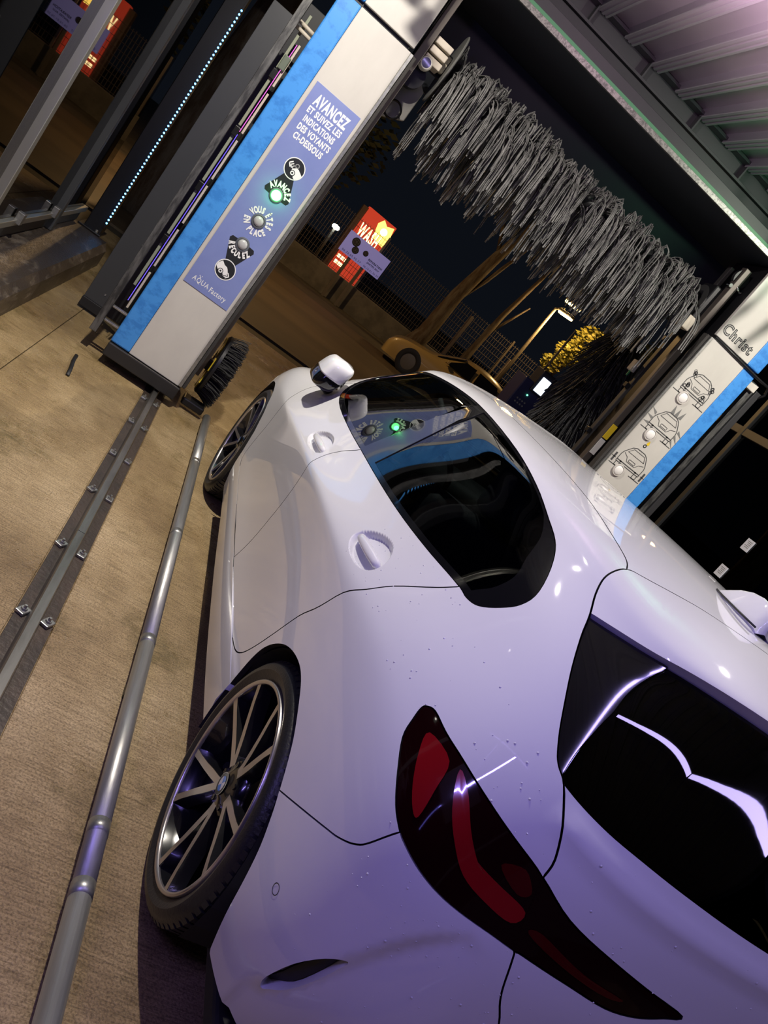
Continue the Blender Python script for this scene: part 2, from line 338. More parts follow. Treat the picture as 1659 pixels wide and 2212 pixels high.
ARCH_F = [uv_of(2.67+.372*math.cos(a), .333+.372*math.sin(a)) for a in np.linspace(-.15, math.pi+.15, 23)]
ARCH_F = [(ARCH_F[0][0]+.02, -.3)]+ARCH_F+[(ARCH_F[-1][0]-.02, -.3)]
LAMP = spline([(5.276, 6.40), (5.189, 6.572), (4.94, 6.66), (4.555, 6.824), (3.996, 6.96), (3.364, 7.02), (2.892, 6.992), (2.394, 6.80), (1.901, 6.72), (1.516, 6.632), (1.13, 6.516), (1.25, 6.25), (1.45, 5.85), (1.69, 5.578), (2.061, 5.50), (2.512, 5.30), (2.60, 5.20), (2.867, 5.037), (3.241, 4.75), (3.551, 4.56), (3.894, 4.43), (4.224, 4.373), (4.347, 4.385), (4.604, 4.51), (4.873, 4.84), (5.126, 5.312), (5.234, 5.899), (5.288, 6.24)], True, 4)
HSEAM = [(2.892, 6.992), (2.959, 7.309), (3.203, 7.66), (3.568, 7.964), (3.808, 8.04), (3.965, 8.12), (4.268, 8.364), (4.68, 8.803), (4.925, 9.235), (5.042, 9.646), (5.204, 10.201), (5.331, 11.109), (5.345, 11.85), (5.23, 12.36), (4.944, 12.62), (4.164, 13.03), (3.24, 13.30), (1.334, 13.54), (0, 13.56)]
HLOW = [(2.584, 5.151), (2.481, 4.292), (2.4, 3.881), (2.278, 3.527), (2.15, 3.0), (1.9, 2.62), (1.4, 2.5), (0, 2.48)]
HATCH = spline(HSEAM, False, 4)+[(-.2, 13.56), (-.2, 2.48)]+spline(HLOW[::-1], False, 4)
SPOIL = spline([(5.068, 9.682), (4.337, 10.06), (3.651, 10.40), (2.8, 10.84), (1.787, 11.20), (.9, 11.33), (0, 11.36)])
GLOW = spline([(3.609, 7.98), (3.188, 8.0), (2.738, 8.03), (2.233, 8.07), (1.694, 8.08), (1.216, 8.07), (.773, 8.06), (0, 8.05)])
REARG = spline([(3.609, 7.98), (3.965, 8.12), (4.268, 8.364), (4.68, 8.803), (4.925, 9.235), (5.055, 9.66)], False, 4)+SPOIL+[(-.2, 11.36), (-.2, 8.05)]+GLOW[::-1]
FINL = spline([(3.40, 10.48), (3.478, 10.094), (3.685, 9.4), (3.715, 9.113), (3.715, 8.954), (3.752, 8.701), (3.766, 8.334), (3.70, 8.06), (3.62, 7.9)])
FIN = FINL+[(5.2, 7.9), (5.4, 9.7), (4.337, 10.2), (3.5, 10.6)]
BSEAM = spline([(5.711, 2.474), (5.284, 2.828), (4.966, 3.085), (4.778, 3.24), (4.592, 3.455), (4.48, 3.72), (4.343, 4.38)])
BUMPER = [(5.9, 2.3)]+BSEAM+[(4.3, 4.8), (3.2, 5.6), (2.7, 5.6)]+spline(HLOW, False, 4)+[(-.2, 2.48), (-.2, -.3), (5.4, -.3), (5.4, 1.2)]
VENT = spline([(4.217, 1.246), (4.235, 1.508), (4.113, 2.016), (3.899, 2.427), (3.70, 2.63), (3.733, 2.47), (3.817, 2.169), (3.985, 1.673), (4.13, 1.395)], True, 3)
DRB = spline([(6.478, 8.3), (6.478, 8.052), (6.545, 7.827), (6.875, 6.805), (7.06, 5.513), (7.334, 3.867), (7.618, 3.182), (7.834, 2.645), (8.10, 2.06), (8.28, 1.74), (8.48, 1.56), (8.83, 1.454)])
DBB = spline([(9.80, 8.3), (9.84, 8.0), (9.999, 7.5), (10.06, 6.796), (10.02, 5.697), (9.97, 4.052), (10.004, 3.304), (10.107, 2.647), (10.224, 1.9), (10.3, 1.42)])
DFB = spline([(12.4, 8.5), (12.75, 7.9), (12.856, 7.439), (12.84, 6.731), (12.771, 5.82), (12.66, 4.589), (12.737, 3.346), (12.90, 2.275), (12.93, 1.7), (12.8, 1.46), (12.4, 1.42)])
DOOR_R = DRB+[(9.4, 1.43)]+DBB[::-1]
DOOR_F = DBB+[(11.3, 1.42)]+DFB[::-1]
ROOFL = spline([(5.23, 12.36), (5.5, 12.56), (6.395, 12.70), (7.342, 12.82), (8.5, 12.86), (10, 12.86), (11.3, 12.78), (12.3, 12.5), (12.9, 12.12), (13.3, 11.95), (14.5, 11.93), (16, 11.93), (18, 11.93)])
ROOF = ROOFL+[(18.2, 11.93), (18.2, 14.2), (-.2, 14.2), (-.2, 13.56)]+[(0, 13.56)]+spline(HSEAM[13:], False, 4)[::-1]
WSHL = spline([(13.25, 8.62), (13.02, 9.2), (12.86, 10.2), (12.88, 11.2), (13.1, 11.7), (13.5, 11.85), (15, 11.87), (18, 11.87)])
WSH = WSHL+[(18.2, 11.87), (18.2, 8.62)]
HOODL = spline([(13.5, 8.32), (13.42, 7.9), (13.6, 7.45), (14.3, 7.2), (15.1, 7.05), (15.7, 6.6), (16.3, 6.2), (17.2, 6.1), (18, 6.1)])
HOOD = HOODL+[(18.2, 6.1), (18.2, 8.32)]
COWL = [(13.0, 8.34), (18.2, 8.34), (18.2, 8.62), (13.25, 8.62)]
HEADL = spline([(15.0, 5.2), (15.3, 6.3), (15.8, 6.35), (16.6, 5.95), (16.9, 5.2), (16.5, 4.6), (15.7, 4.6)], True, 4)
GRILLE = spline([(17.1, 3.4), (17.05, 4.4), (17.2, 5.5), (17.55, 5.7), (17.85, 5.5), (17.88, 4.2), (17.8, 3.3), (17.45, 3.1)], True, 4)
FBSEAM = [(14.75, -.3), (14.75, 1.5), (14.95, 4.9), (15.1, 5.6), (16.3, 6.18), (18.2, 6.08)]
FBUMP = FBSEAM+[(18.2, -.3)]
SILL = [(7.9, 1.40), (10.3, 1.40), (12.9, 1.44), (13.6, 1.5), (13.6, -.3), (7.9, -.3)]

def build_skin():
    SU = 2.6
    lines = [(DLO, 1), (DLO_IN, 1), (BP_F, 0), (BP_R, 0), (PANE_R, 0), (ARCH_R, 0), (ARCH_F, 0), (LAMP, 1), ([(2.892, 6.992), (2.584, 5.151)], 0), (spline(HSEAM, False, 4), 0),
             (spline(HLOW, False, 4), 0), (SPOIL, 0), (GLOW, 0), (FINL, 0), (BSEAM, 0), (VENT, 1), (DRB, 0), (DBB, 0), (DFB, 0), ([(8.83, 1.454), (9.4, 1.43), (10.3, 1.42), (11.3, 1.42), (12.4, 1.42)], 0),
             (ROOFL, 0), (WSHL, 0), (HOODL, 0), ([(13.0, 8.34), (18, 8.34)], 0), ([(13.0, 8.34), (13.25, 8.62), (18, 8.62)], 0), (HEADL, 1), (GRILLE, 1), (FBSEAM, 0), (SILL, 1)]
    pts, edges = [], []
    def clip(p): return (min(max(p[0], 0), 18.0)*SU, min(max(p[1], 0), 14.0))
    for L, closed in lines:
        k = len(pts); q = [clip(p) for p in L]; pts += q; n = len(q)
        edges += [(k+i, k+i+1) for i in range(n-1)]+([(k+n-1, k)] if closed else [])
    cons = np.array([(*pts[a], *pts[b]) for a, b in edges])
    us = np.concatenate([np.arange(0, 5.0, .10), np.arange(5.0, 13.5, .10), np.arange(13.5, 18.001, .2), [18.0]]); vs = np.arange(0, 14.001, .125)
    G = np.array([(u*SU, v) for u in us for v in vs])
    gk = np.ones(len(G), bool); extra = []
    for (cu, cv, ru, rv, dep) in CUPS:
        gk &= (((G[:, 0]/SU-cu)/ru)**2+((G[:, 1]-cv)/rv)**2) > 1.45
        extra += [((cu+ru*r*math.cos(a+r))*SU, cv+rv*r*math.sin(a+r)) for r in np.linspace(.04, 1.15, 24) for a in np.linspace(0, 2*math.pi, 8+int(r*44))[:-1]]
    G = np.concatenate([G[gk], np.array(extra)])
    keep = np.ones(len(G), bool)
    for (ax, ay, bx, by) in cons:
        w = (G[:, 0] > min(ax, bx)-.06) & (G[:, 0] < max(ax, bx)+.06) & (G[:, 1] > min(ay, by)-.06) & (G[:, 1] < max(ay, by)+.06)
        if not w.any(): continue
        idx = np.nonzero(w)[0]; P = G[idx]; d = np.array([bx-ax, by-ay]); L2 = d@d+1e-12
        t = np.clip(((P-[ax, ay])@d)/L2, 0, 1); dist = np.hypot(*(P-([ax, ay]+t[:, None]*d)).T); keep[idx[dist < .035]] = False
    bd = (G[:, 0] < 1e-6) | (G[:, 0] > 18*SU-1e-6) | (G[:, 1] < 1e-6) | (G[:, 1] > 14-1e-6)
    G = G[keep | bd]
    allp = [Vector(p) for p in pts]+[Vector((float(a), float(b))) for a, b in G]
    res = delaunay_2d_cdt(allp, edges, [], 0, 1e-4)
    UV = np.array([(v.x/SU, v.y) for v in res[0]]); T = np.array([f for f in res[2] if len(f) == 3])
    c = UV[T].mean(1); X, Y = c[:, 0], c[:, 1]
    a = UV[T]; ar = abs((a[:, 1, 0]-a[:, 0, 0])*(a[:, 2, 1]-a[:, 0, 1])-(a[:, 2, 0]-a[:, 0, 0])*(a[:, 1, 1]-a[:, 0, 1])); ok = ar > 1e-7
    reg = np.array(['body_side_panel']*len(T), dtype=object); done = ~ok; reg[done] = ''
    hatch = inpoly(HATCH, X, Y)
    def put(name, mask):
        nonlocal done
        k = mask & ~done; reg[k] = name; done = done | k
    put('', inpoly(ARCH_R, X, Y) | inpoly(ARCH_F, X, Y))
    lamp = inpoly(LAMP, X, Y); put('tailgate_light', lamp & hatch); put('tail_light', lamp)
    dlo = inpoly(DLO, X, Y); inn = inpoly(DLO_IN, X, Y)
    fx = np.interp(Y, [p[1] for p in BP_F], [p[0] for p in BP_F]); rx = np.interp(Y, [p[1] for p in BP_R], [p[0] for p in BP_R])
    py = np.interp(Y, [p[1] for p in PANE_R], [p[0] for p in PANE_R])
    put('front_side_window', inn & (X > fx)); put('rear_side_window', inn & (X < rx) & (X > py)); put('window_trim', dlo)
    rg = inpoly(REARG, X, Y) & hatch; fin = inpoly(FIN, X, Y)
    put('spoiler_fin', rg & fin); put('rear_window', rg)
    sp = hatch & (Y > np.interp(X, [p[0] for p in SPOIL][::-1], [p[1] for p in SPOIL][::-1])) & (Y > 9.5)
    put('roof_spoiler', sp); put('tailgate', hatch)
    put('bumper_vent', inpoly(VENT, X, Y)); put('rear_bumper', inpoly(BUMPER, X, Y))
    put('roof_panel', inpoly(ROOF, X, Y)); put('windscreen', inpoly(WSH, X, Y)); put('cowl_strip', inpoly(COWL, X, Y)); put('bonnet', inpoly(HOOD, X, Y))
    put('headlight', inpoly(HEADL, X, Y)); put('grille', inpoly(GRILLE, X, Y)); put('front_bumper', inpoly(FBUMP, X, Y))
    put('rear_door', inpoly(DOOR_R, X, Y)); put('front_door', inpoly(DOOR_F, X, Y)); put('sill_panel', inpoly(SILL, X, Y))
    put('front_wing', (X > 12.6) & (Y < 8.7) & ~dlo)
    POS = skin(UV[:, 0], UV[:, 1]); NRM = _nrm(skin, np.clip(UV[:, 0], 2.1e-3, 18-2.1e-3), np.clip(UV[:, 1], 2.1e-3, 14-2.1e-3))
    POS[UV[:, 0] < 1e-5, 0] = 0; POS[UV[:, 0] > 18-1e-5, 0] = 0; POS[UV[:, 1] > 14-1e-5, 0] = 0
    NRM[UV[:, 0] < 1e-5, 0] = 0; NRM[UV[:, 1] > 14-1e-5, 0] = 0; NRM[UV[:, 0] > 18-1e-5, 0] = 0
    # consistent winding
    g = np.cross(POS[T[:, 1]]-POS[T[:, 0]], POS[T[:, 2]]-POS[T[:, 0]]); fl = (g*NRM[T[:, 0]]).sum(1) < 0; T[fl] = T[fl][:, ::-1]
    return UV, T, reg, POS, NRM

def panel(name, m, parent, UV, T, POS, NRM, sel, both, gap=.0018, depth=.012, off=None, flange_mat=None):
    """one trimmed panel of the skin with a turned-in edge all round"""
    tr = T[sel]; ids = np.unique(tr); mp = {int(a): i for i, a in enumerate(ids)}; tri = np.vectorize(mp.get)(tr)
    P = POS[ids].copy(); Nn = NRM[ids]; uv = UV[ids]
    if off is not None: P = P+Nn*np.asarray(off(uv, P))[:, None]
    cnt = {}
    for k, t in enumerate(tri):
        for i in range(3):
            e = (int(t[i]), int(t[(i+1) % 3])); cnt.setdefault((min(e), max(e)), []).append((e, int(t[(i+2) % 3])))
    bnd = [v[0] for v in cnt.values() if len(v) == 1]
    mv = np.zeros_like(P); fl = []
    for (a, b), c in bnd:
        if (P[a, 0] == 0 and P[b, 0] == 0): continue
        d = P[b]-P[a]; d = d/(np.linalg.norm(d)+1e-12); w = P[c]-P[a]; w = w-d*(w@d); w = w/(np.linalg.norm(w)+1e-12)
        mv[a] += w; mv[b] += w; fl.append((a, b))
    L = np.linalg.norm(mv, axis=1, keepdims=True); P = P+mv/np.maximum(L, 1e-9)*gap*(L > 0)
    P[POS[ids][:, 0] == 0, 0] = 0
    fv = sorted({i for e in fl for i in e}); fi = {a: i for i, a in enumerate(fv)}; n0 = len(P); nf = len(fv)
    top = P[fv]; bot = top-Nn[fv]*depth; V = np.concatenate([P, top, bot]); NN = np.concatenate([Nn, np.zeros((2*nf, 3))])
    faces = [tuple(map(int, t)) for t in tri]; ff = [(n0+fi[b], n0+fi[a], n0+nf+fi[a], n0+nf+fi[b]) for a, b in fl]
    for (a, b) in fl:
        d = P[b]-P[a]; d = d/(np.linalg.norm(d)+1e-12); w = -np.cross(Nn[a], d)
        for i in (a, b): NN[n0+fi[i]] += w; NN[n0+nf+fi[i]] += w
    faces += ff; nt = len(tri); mats = [0]*nt+[1]*len(ff)
    objs = []
    def make(V, NN, faces, mats):
        me = bpy.data.meshes.new(name); me.from_pydata(V.tolist(), [], faces); me.shade_smooth()
        me.materials.append(m); me.materials.append(flange_mat or m); me.polygons.foreach_set('material_index', mats)
        ln = np.linalg.norm(NN, axis=1, keepdims=True); me.normals_split_custom_set_from_vertices((NN/np.maximum(ln, 1e-9)).tolist())
        o = bpy.data.objects.new(name, me); COL.objects.link(o); o.parent = parent; return o
    Vm = V*_m; NM = NN*_m; fm = [f[::-1] for f in faces]
    if both == 'join':
        k = len(V); idx = list(range(k, 2*k)); faces2 = faces+[tuple(i+k for i in f) for f in fm]
        # weld the centre line
        w = {i+k: i for i in range(n0) if V[i, 0] == 0}
        faces2 = [tuple(w.get(i, i) for i in f) for f in faces2]
        objs.append(make(np.concatenate([V, Vm]), np.concatenate([NN, NM]), faces2, mats+mats))
    else:
        objs.append(make(V, NN, faces, mats)); objs.append(make(Vm, NM, fm, mats))
    return objs

def build_car():
    root = empty('hatchback_car', (0, 0, 0), 'white five-door hatchback with black window frames parked beside the track rail', 'car', rz=PSI)
    UV, T, reg, POS, NRM = build_skin()
    def lip(uv, P): return -.004-.020*np.clip((P[:, 2]-1.12)/.2, 0, 1)
    spec = {  # name: (material, both, gap, depth, offset, flange)
        'body_side_panel': (PAINT, 0, .0020, .016, None, SHUT), 'rear_door': (PAINT, 0, .0022, .014, None, SHUT), 'front_door': (PAINT, 0, .0024, .014, None, SHUT),
        'front_wing': (PAINT, 0, .0022, .016, None, SHUT), 'sill_panel': (PAINT, 0, .0012, .03, None, None), 'rear_bumper': (PAINT, 'join', .0014, .03, None, None),
        'tailgate': (PAINT, 'join', .0022, .02, None, SHUT), 'roof_spoiler': (PAINT, 'join', .0022, .034, None, None), 'roof_panel': (PAINT, 'join', .0016, .012, None, SHUT),
        'bonnet': (PAINT, 'join', .002, .015, None, SHUT), 'front_bumper': (PAINT, 'join', .0016, .03, None, SHUT),
        'front_side_window': (CARGLASS, 0, .0004, .004, lambda u, p: -.004, RUBBER), 'rear_side_window': (CARGLASS, 0, .0004, .004, lambda u, p: -.004, RUBBER), 'window_trim': (GLOSSBLK, 0, .0004, .012, lambda u, p: -.0012, RUBBER),
        'rear_window': (REARGLASS, 'join', .0006, .004, lip, GLOSSBLK), 'spoiler_fin': (GLOSSBLK, 0, .0008, .014, lambda u, p: -.001-.012*np.clip((p[:, 2]-1.15)/.15, 0, 1), None),
        'windscreen': (CARGLASS, 'join', .0008, .005, lambda u, p: -.004, RUBBER), 'cowl_strip': (RUBBER, 'join', .001, .01, lambda u, p: -.006, None),
        'tail_light': (LAMPDARK, 0, .0016, .02, None, None), 'tailgate_light': (LAMPDARK, 0, .0016, .02, None, None), 'headlight': (GLOSSBLK, 0, .0016, .02, None, None),
        'grille': (GLOSSBLK, 0, .001, .02, lambda u, p: -.012, None), 'bumper_vent': (RUBBER, 0, .001, .004, lambda u, p: -.022, None)}
    made = {}
    for nm, (m, both, gap, depth, off, fmat) in spec.items():
        sel = np.nonzero(reg == nm)[0]
        if len(sel) == 0: continue
        o2 = (lambda f: (lambda uv, P: np.broadcast_to(f(uv, P), (len(P),))))(off) if off else None
        made[nm] = panel(nm, m, root, UV, T, POS, NRM, sel, both, gap, depth, o2, fmat)
    made['spoiler_fin'][0]['label'] = 'gloss black fin beside the rear window'
    # red elements inside the smoked tail light: raised plates following the lens
    def plate(name, outline, m, parent, lift=.0016):
        P = inset_poly(spline(outline, True, 4), .0); C = np.array(P); c = C.mean(0); k = len(C); rings = [c+(C-c)*s for s in (1, .8, .6, .4, .2)]
        uv = np.concatenate(rings+[c[None]]); pos = skin(uv[:, 0], uv[:, 1])+_nrm(skin, uv[:, 0], uv[:, 1])*lift; F = []
        for r in range(4):
            for i in range(k): F.append((r*k+i, r*k+(i+1) % k, (r+1)*k+(i+1) % k, (r+1)*k+i))
        for i in range(k): F.append((4*k+i, 4*k+(i+1) % k, 5*k))
        out = []
        for sgn, par in zip((1, -1), parent):
            Q = pos*[sgn, 1, 1]; me = bpy.data.meshes.new(name); me.from_pydata(Q.tolist(), [], F); me.shade_smooth(); me.materials.append(m)
            o = bpy.data.objects.new(name, me); COL.objects.link(o); o.parent = par; out.append(o)
        return out
    TL = made['tail_light']; TG = made['tailgate_light']
    plate('reflector', [(5.02, 6.28), (4.90, 5.76), (4.66, 5.22), (4.44, 4.95), (4.34, 5.05), (4.46, 5.9), (4.64, 6.54)], LAMPRED, TL)
    plate('light_bar', [(4.50, 6.70), (4.18, 6.2), (3.85, 5.85), (3.50, 5.56), (3.13, 5.62), (2.80, 5.80), (2.76, 6.28), (3.06, 6.27), (3.38, 6.10), (3.75, 6.32), (4.18, 6.66)], LAMPRED, TL)
    plate('lens_cell', [(3.30, 6.55), (2.95, 6.42), (2.85, 6.66), (3.08, 6.86)], mat('deep_red_lens', (.06, .002, .003), .1, 0, 1), TL)
    plate('light_bar', [(2.60, 5.95), (2.1, 5.86), (1.75, 5.9), (1.62, 6.1), (2.0, 6.08), (2.5, 6.2)], mat('deep_red_lens'), TG)
    # parking sensor, filler for shut lines
    def on_skin(u, v): P = skin(np.array([u]), np.array([v]))[0]; n = _nrm(skin, np.array([u]), np.array([v]))[0]; return Vector(P), Vector(n)
    for sgn in (1, -1):
        p, n = on_skin(4.885, 2.143); x, y = frame_of(n); V, F = [], []
        for r, h in ((.0115, .0006), (.0098, .0006)):
            for i in range(28):
                a = 2*math.pi*i/28; V.append(p+x*r*math.cos(a)+y*r*math.sin(a)+n*h)
        F = [(i, (i+1) % 28, 28+(i+1) % 28, 28+i) for i in range(28)]
        raw('parking_sensor', [(v.x*sgn, v.y, v.z) for v in V], F, RUBBER, root)
        # door handles: a pull bar bridging each hollow
        for (u0, v0, u1, v1) in ((8.03, 6.62, 7.33, 6.66), (10.83, 6.60, 10.22, 6.64)):
            V, F, nr, ns = [], [], 17, 14
            for i in range(nr):
                t = i/(nr-1); uu, vv = u0+(u1-u0)*t, v0+(v1-v0)*t; q = Vector(skin0(np.array([uu]), np.array([vv]))[0]); nn = Vector(_nrm(skin0, np.array([uu]), np.array([vv]))[0])
                ax = (Vector(skin0(np.array([u1]), np.array([v1]))[0])-Vector(skin0(np.array([u0]), np.array([v0]))[0])).normalized(); up = nn.cross(ax).normalized()
                e = math.sin(math.pi*min(max(t, .0), 1)); k_ = max(e, 0)**.35; c = q+nn*(.0105*k_-.010)
                for j in range(ns):
                    a = 2*math.pi*j/ns; V.append(c+up*math.cos(a)*(.0145*(.55+.45*k_))*(1 if 0 < i < nr-1 else .6)+nn*math.sin(a)*.0085*(1 if 0 < i < nr-1 else .5))
            for i in range(nr-1):
                for j in range(ns): F.append((i*ns+j, i*ns+(j+1) % ns, (i+1)*ns+(j+1) % ns, (i+1)*ns+j))
            F += [tuple(range(ns))[::-1], tuple((nr-1)*ns+j for j in range(ns))]
            b0 = bmesh.new(); vs_ = [b0.verts.new((v.x*sgn, v.y, v.z)) for v in V]
            for f_ in F: b0.faces.new([vs_[i] for i in f_])
            from_bm('door_handle', b0, PAINT, root, True)
        # side window seals: bright line along the belt and frame
        # door mirror
        # folded in against the door: its white cap faces outwards, glossy black below
        mc = Vector((-.838, 1.955, 1.035)); hx, hy, hz = .058, .112, .080
        def shell(f, m, nm, lo=-1.0, hi=1.0):
            V, F = [], []; nr, ns = 14, 24
            for i in range(nr+1):
                zz = lo+(hi-lo)*i/nr; rr = max(1-abs(zz)**4, 0)**(1/4)*(1-.10*zz)+.02
                for j in range(ns):
                    a = 2*math.pi*j/ns; ca, sa = math.cos(a), math.sin(a); ex = abs(ca)**.55*math.copysign(1, ca); ey = abs(sa)**.42*math.copysign(1, sa)
                    p = mc+Vector((ex*hx*rr*f+.030*zz*(1 if ex > 0 else .5), ey*hy*rr*f*(1-.10*zz)-.012*zz, zz*hz*f)); V.append((p.x*sgn, p.y, p.z))
            for i in range(nr):
                for j in range(ns): F.append((i*ns+j, i*ns+(j+1) % ns, (i+1)*ns+(j+1) % ns, (i+1)*ns+j))
            F += [tuple(range(ns))[::-1], tuple(nr*ns+j for j in range(ns))]
            return raw(nm, V, F if sgn == 1 else [f_[::-1] for f_ in F], m, root, True)
        shell(1.0, PAINT, 'mirror_cap', -.12, 1.0); shell(.985, GLOSSBLK, 'mirror_housing', -1.0, -.10)
        tube('mirror_arm', [((-.845)*sgn, 2.00, .975), ((-.82)*sgn, 2.00, .958), ((-.78)*sgn, 2.0, .950)], [.040, .034, .042], GLOSSBLK, root, 12, .6)
        raw('mirror_glass', [((-.779)*sgn, 1.955+.09*math.cos(2*math.pi*i/24), 1.04+.055*math.sin(2*math.pi*i/24)) for i in range(24)], [tuple(range(24))], mat('mirror_silver', (.7, .7, .72), .02, 1), root)
    # shark fin aerial on the roof
    V, F = [], []
    secs = [(.196, .0, .004), (.165, .022, .018), (.13, .045, .026), (.09, .062, .031), (.05, .069, .033), (.01, .067, .033), (-.02, .045, .032), (-.034, .0, .030)]
    for (y, h, w) in secs:
        zr = float(skin0(np.array([5.2+ (y+.05)*3]), np.array([14.0]))[0][2]); zr = 1.428
        for i in range(9):
            a = math.pi*i/8; V.append((-math.cos(a)*w*(1-.75*math.sin(a)), y, zr-.012+math.sin(a)*(h+.012)))
    for r in range(len(secs)-1):
        for i in range(8): F.append((r*9+i, r*9+i+1, (r+1)*9+i+1, (r+1)*9+i))
    raw('roof_aerial', V, F, PAINT, root, True)
    tube('aerial_seal', [(-.036, -.03, 1.430), (-.034, .06, 1.431), (-.024, .14, 1.432), (0, .196, 1.432), (.024, .14, 1.432), (.034, .06, 1.431), (.036, -.03, 1.430)], .003, RUBBER, root, 6)
    # badge and number plate on the tailgate
    lathe('tailgate_badge', [(-.792, .0), (-.792, .036), (-.788, .040), (-.77, .040)], CHROME, root, 'Y', 32, (0, 0, .90))
    box('number_plate', (-.26, -.812, .66), (.26, -.800, .77), mat('plate_white', (.75, .75, .72), .4), root, .002)
    # underbody, wheel housings, cabin
    box('underbody', (-.80, -.62, .19), (.80, 3.25, .24), DARKIN, root, .01)
    for wy in (0, 2.67):
        for sgn in (1, -1):
            V, F = [], []; ns = 22
            for i in range(ns+1):
                a = -.35+(math.pi+.7)*i/ns
                for xx in (-.878, -.60): V.append((xx*sgn, wy+.365*math.cos(a), .333+.365*math.sin(a)))
            for i in range(ns): F.append((2*i, 2*i+1, 2*i+3, 2*i+2))
            k = len(V); V += [(-.60*sgn, wy+.365*math.cos(-.35+(math.pi+.7)*i/ns), .333+.365*math.sin(-.35+(math.pi+.7)*i/ns)) for i in range(ns+1)]; F.append(tuple(range(k, k+ns+1)))
            raw('wheel_housing', V, F, DARKIN, root)
    # water droplets left on the tail of the car
    wet = mat('water_drop', (.74, .74, .76), .04, 0, 1.0, spec=.8)
    rd = random.Random(5); drops = []
    for k in range(330):
        uu, vv = (rd.uniform(.3, 4.6), rd.uniform(1.2, 7.9)) if k < 250 else (rd.uniform(4.6, 8.0), rd.uniform(5.5, 7.9))
        if inpoly(LAMP, np.array([uu]), np.array([vv]))[0] or inpoly(VENT, np.array([uu]), np.array([vv]))[0]: continue
        p, n = on_skin(uu, vv); x, y = frame_of(n); r = rd.choice((.0009, .0011, .0014, .0018, .0024)); V, F = [p+n*r*.55], []
        for rr, hh in ((.6, .42), (1.0, .0)): V += [p+(x*math.cos(2*math.pi*j/8)+y*math.sin(2*math.pi*j/8))*r*rr+n*r*hh for j in range(8)]
        F = [(0, 1+j, 1+(j+1) % 8) for j in range(8)]+[(1+j, 9+j, 9+(j+1) % 8, 1+(j+1) % 8) for j in range(8)]
        drops.append((V, F))
    V, F = merge(drops); tag(raw('water_droplets', V, F, wet, root, True), kind='stuff')
    build_cabin(root); build_wheels(root)
    return root

def rounded(name, lo, hi, m, parent, r=.05, tilt=0, piv=None):
    bm = bmesh.new(); bm_box(bm, lo, hi, 0); bmesh.ops.bevel(bm, geom=list(bm.edges), offset=r, segments=3, affect='EDGES', profile=.6)
    if tilt: bmesh.ops.rotate(bm, verts=bm.verts, cent=piv or lo, matrix=Matrix.Rotation(tilt, 3, 'X'))
    return from_bm(name, bm, m, parent, True)
def build_cabin(root):
    seat = mat('seat_fabric', (.030, .030, .033), .7); trim = mat('cabin_grey_trim', (.10, .10, .10), .5)
    rounded('dashboard', (-.70, 1.75, .80), (.70, 2.15, 1.0), DARKIN, root, .06)
    rounded('cabin_floor', (-.72, -.45, .30), (.72, 1.9, .42), DARKIN, root, .02)
    for sx in (-.38, .38):
        rounded('front_seat', (sx-.24, .85, .42), (sx+.24, 1.40, .60), seat, root, .06)
        rounded('front_seat_back', (sx-.24, .78, .55), (sx+.24, .90, 1.12), seat, root, .055, .18, (sx, .84, .55))
        rounded('front_headrest', (sx-.12, .60, 1.14), (sx+.12, .71, 1.32), seat, root, .045)
    rounded('rear_seat', (-.62, .05, .42), (.62, .55, .60), seat, root, .06)
    rounded('rear_seat_back', (-.62, -.02, .55), (.62, .10, 1.06), seat, root, .05, .3, (0, .04, .55))
    for sx in (-.40, .40): rounded('rear_headrest', (sx-.12, -.22, 1.06), (sx+.12, -.13, 1.20), seat, root, .04)
    rounded('parcel_shelf', (-.60, -.55, 1.0), (.60, -.15, 1.02), DARKIN, root, .008)
    w = [(-.38+.185*math.cos(a), 1.62-.05*math.sin(a), .93+.18*math.sin(a)) for a in np.linspace(0, 2*math.pi, 33)]
    tube('steering_wheel', w, .014, mat('steering_leather', (.02, .02, .02), .35), root, 8)
    for a in (0, math.pi, -math.pi/2):
        tube('steering_spoke', [(-.38+.03*math.cos(a), 1.63, .93+.03*math.sin(a)), (-.38+.18*math.cos(a), 1.62-.05*math.sin(a), .93+.18*math.sin(a))], .011, trim, root, 8)
    for sx in (-.69, .69):
        tube('pillar_trim', [(sx*1.06, .82, .95), (sx*.99, .82, 1.15), (sx*.91, .80, 1.31)], .028, trim, root, 8)
        tube('grab_handle', [(sx*.9, 1.2, 1.30), (sx*.86, 1.15, 1.27), (sx*.86, 1.0, 1.27), (sx*.9, .95, 1.30)], .010, trim, root, 8)

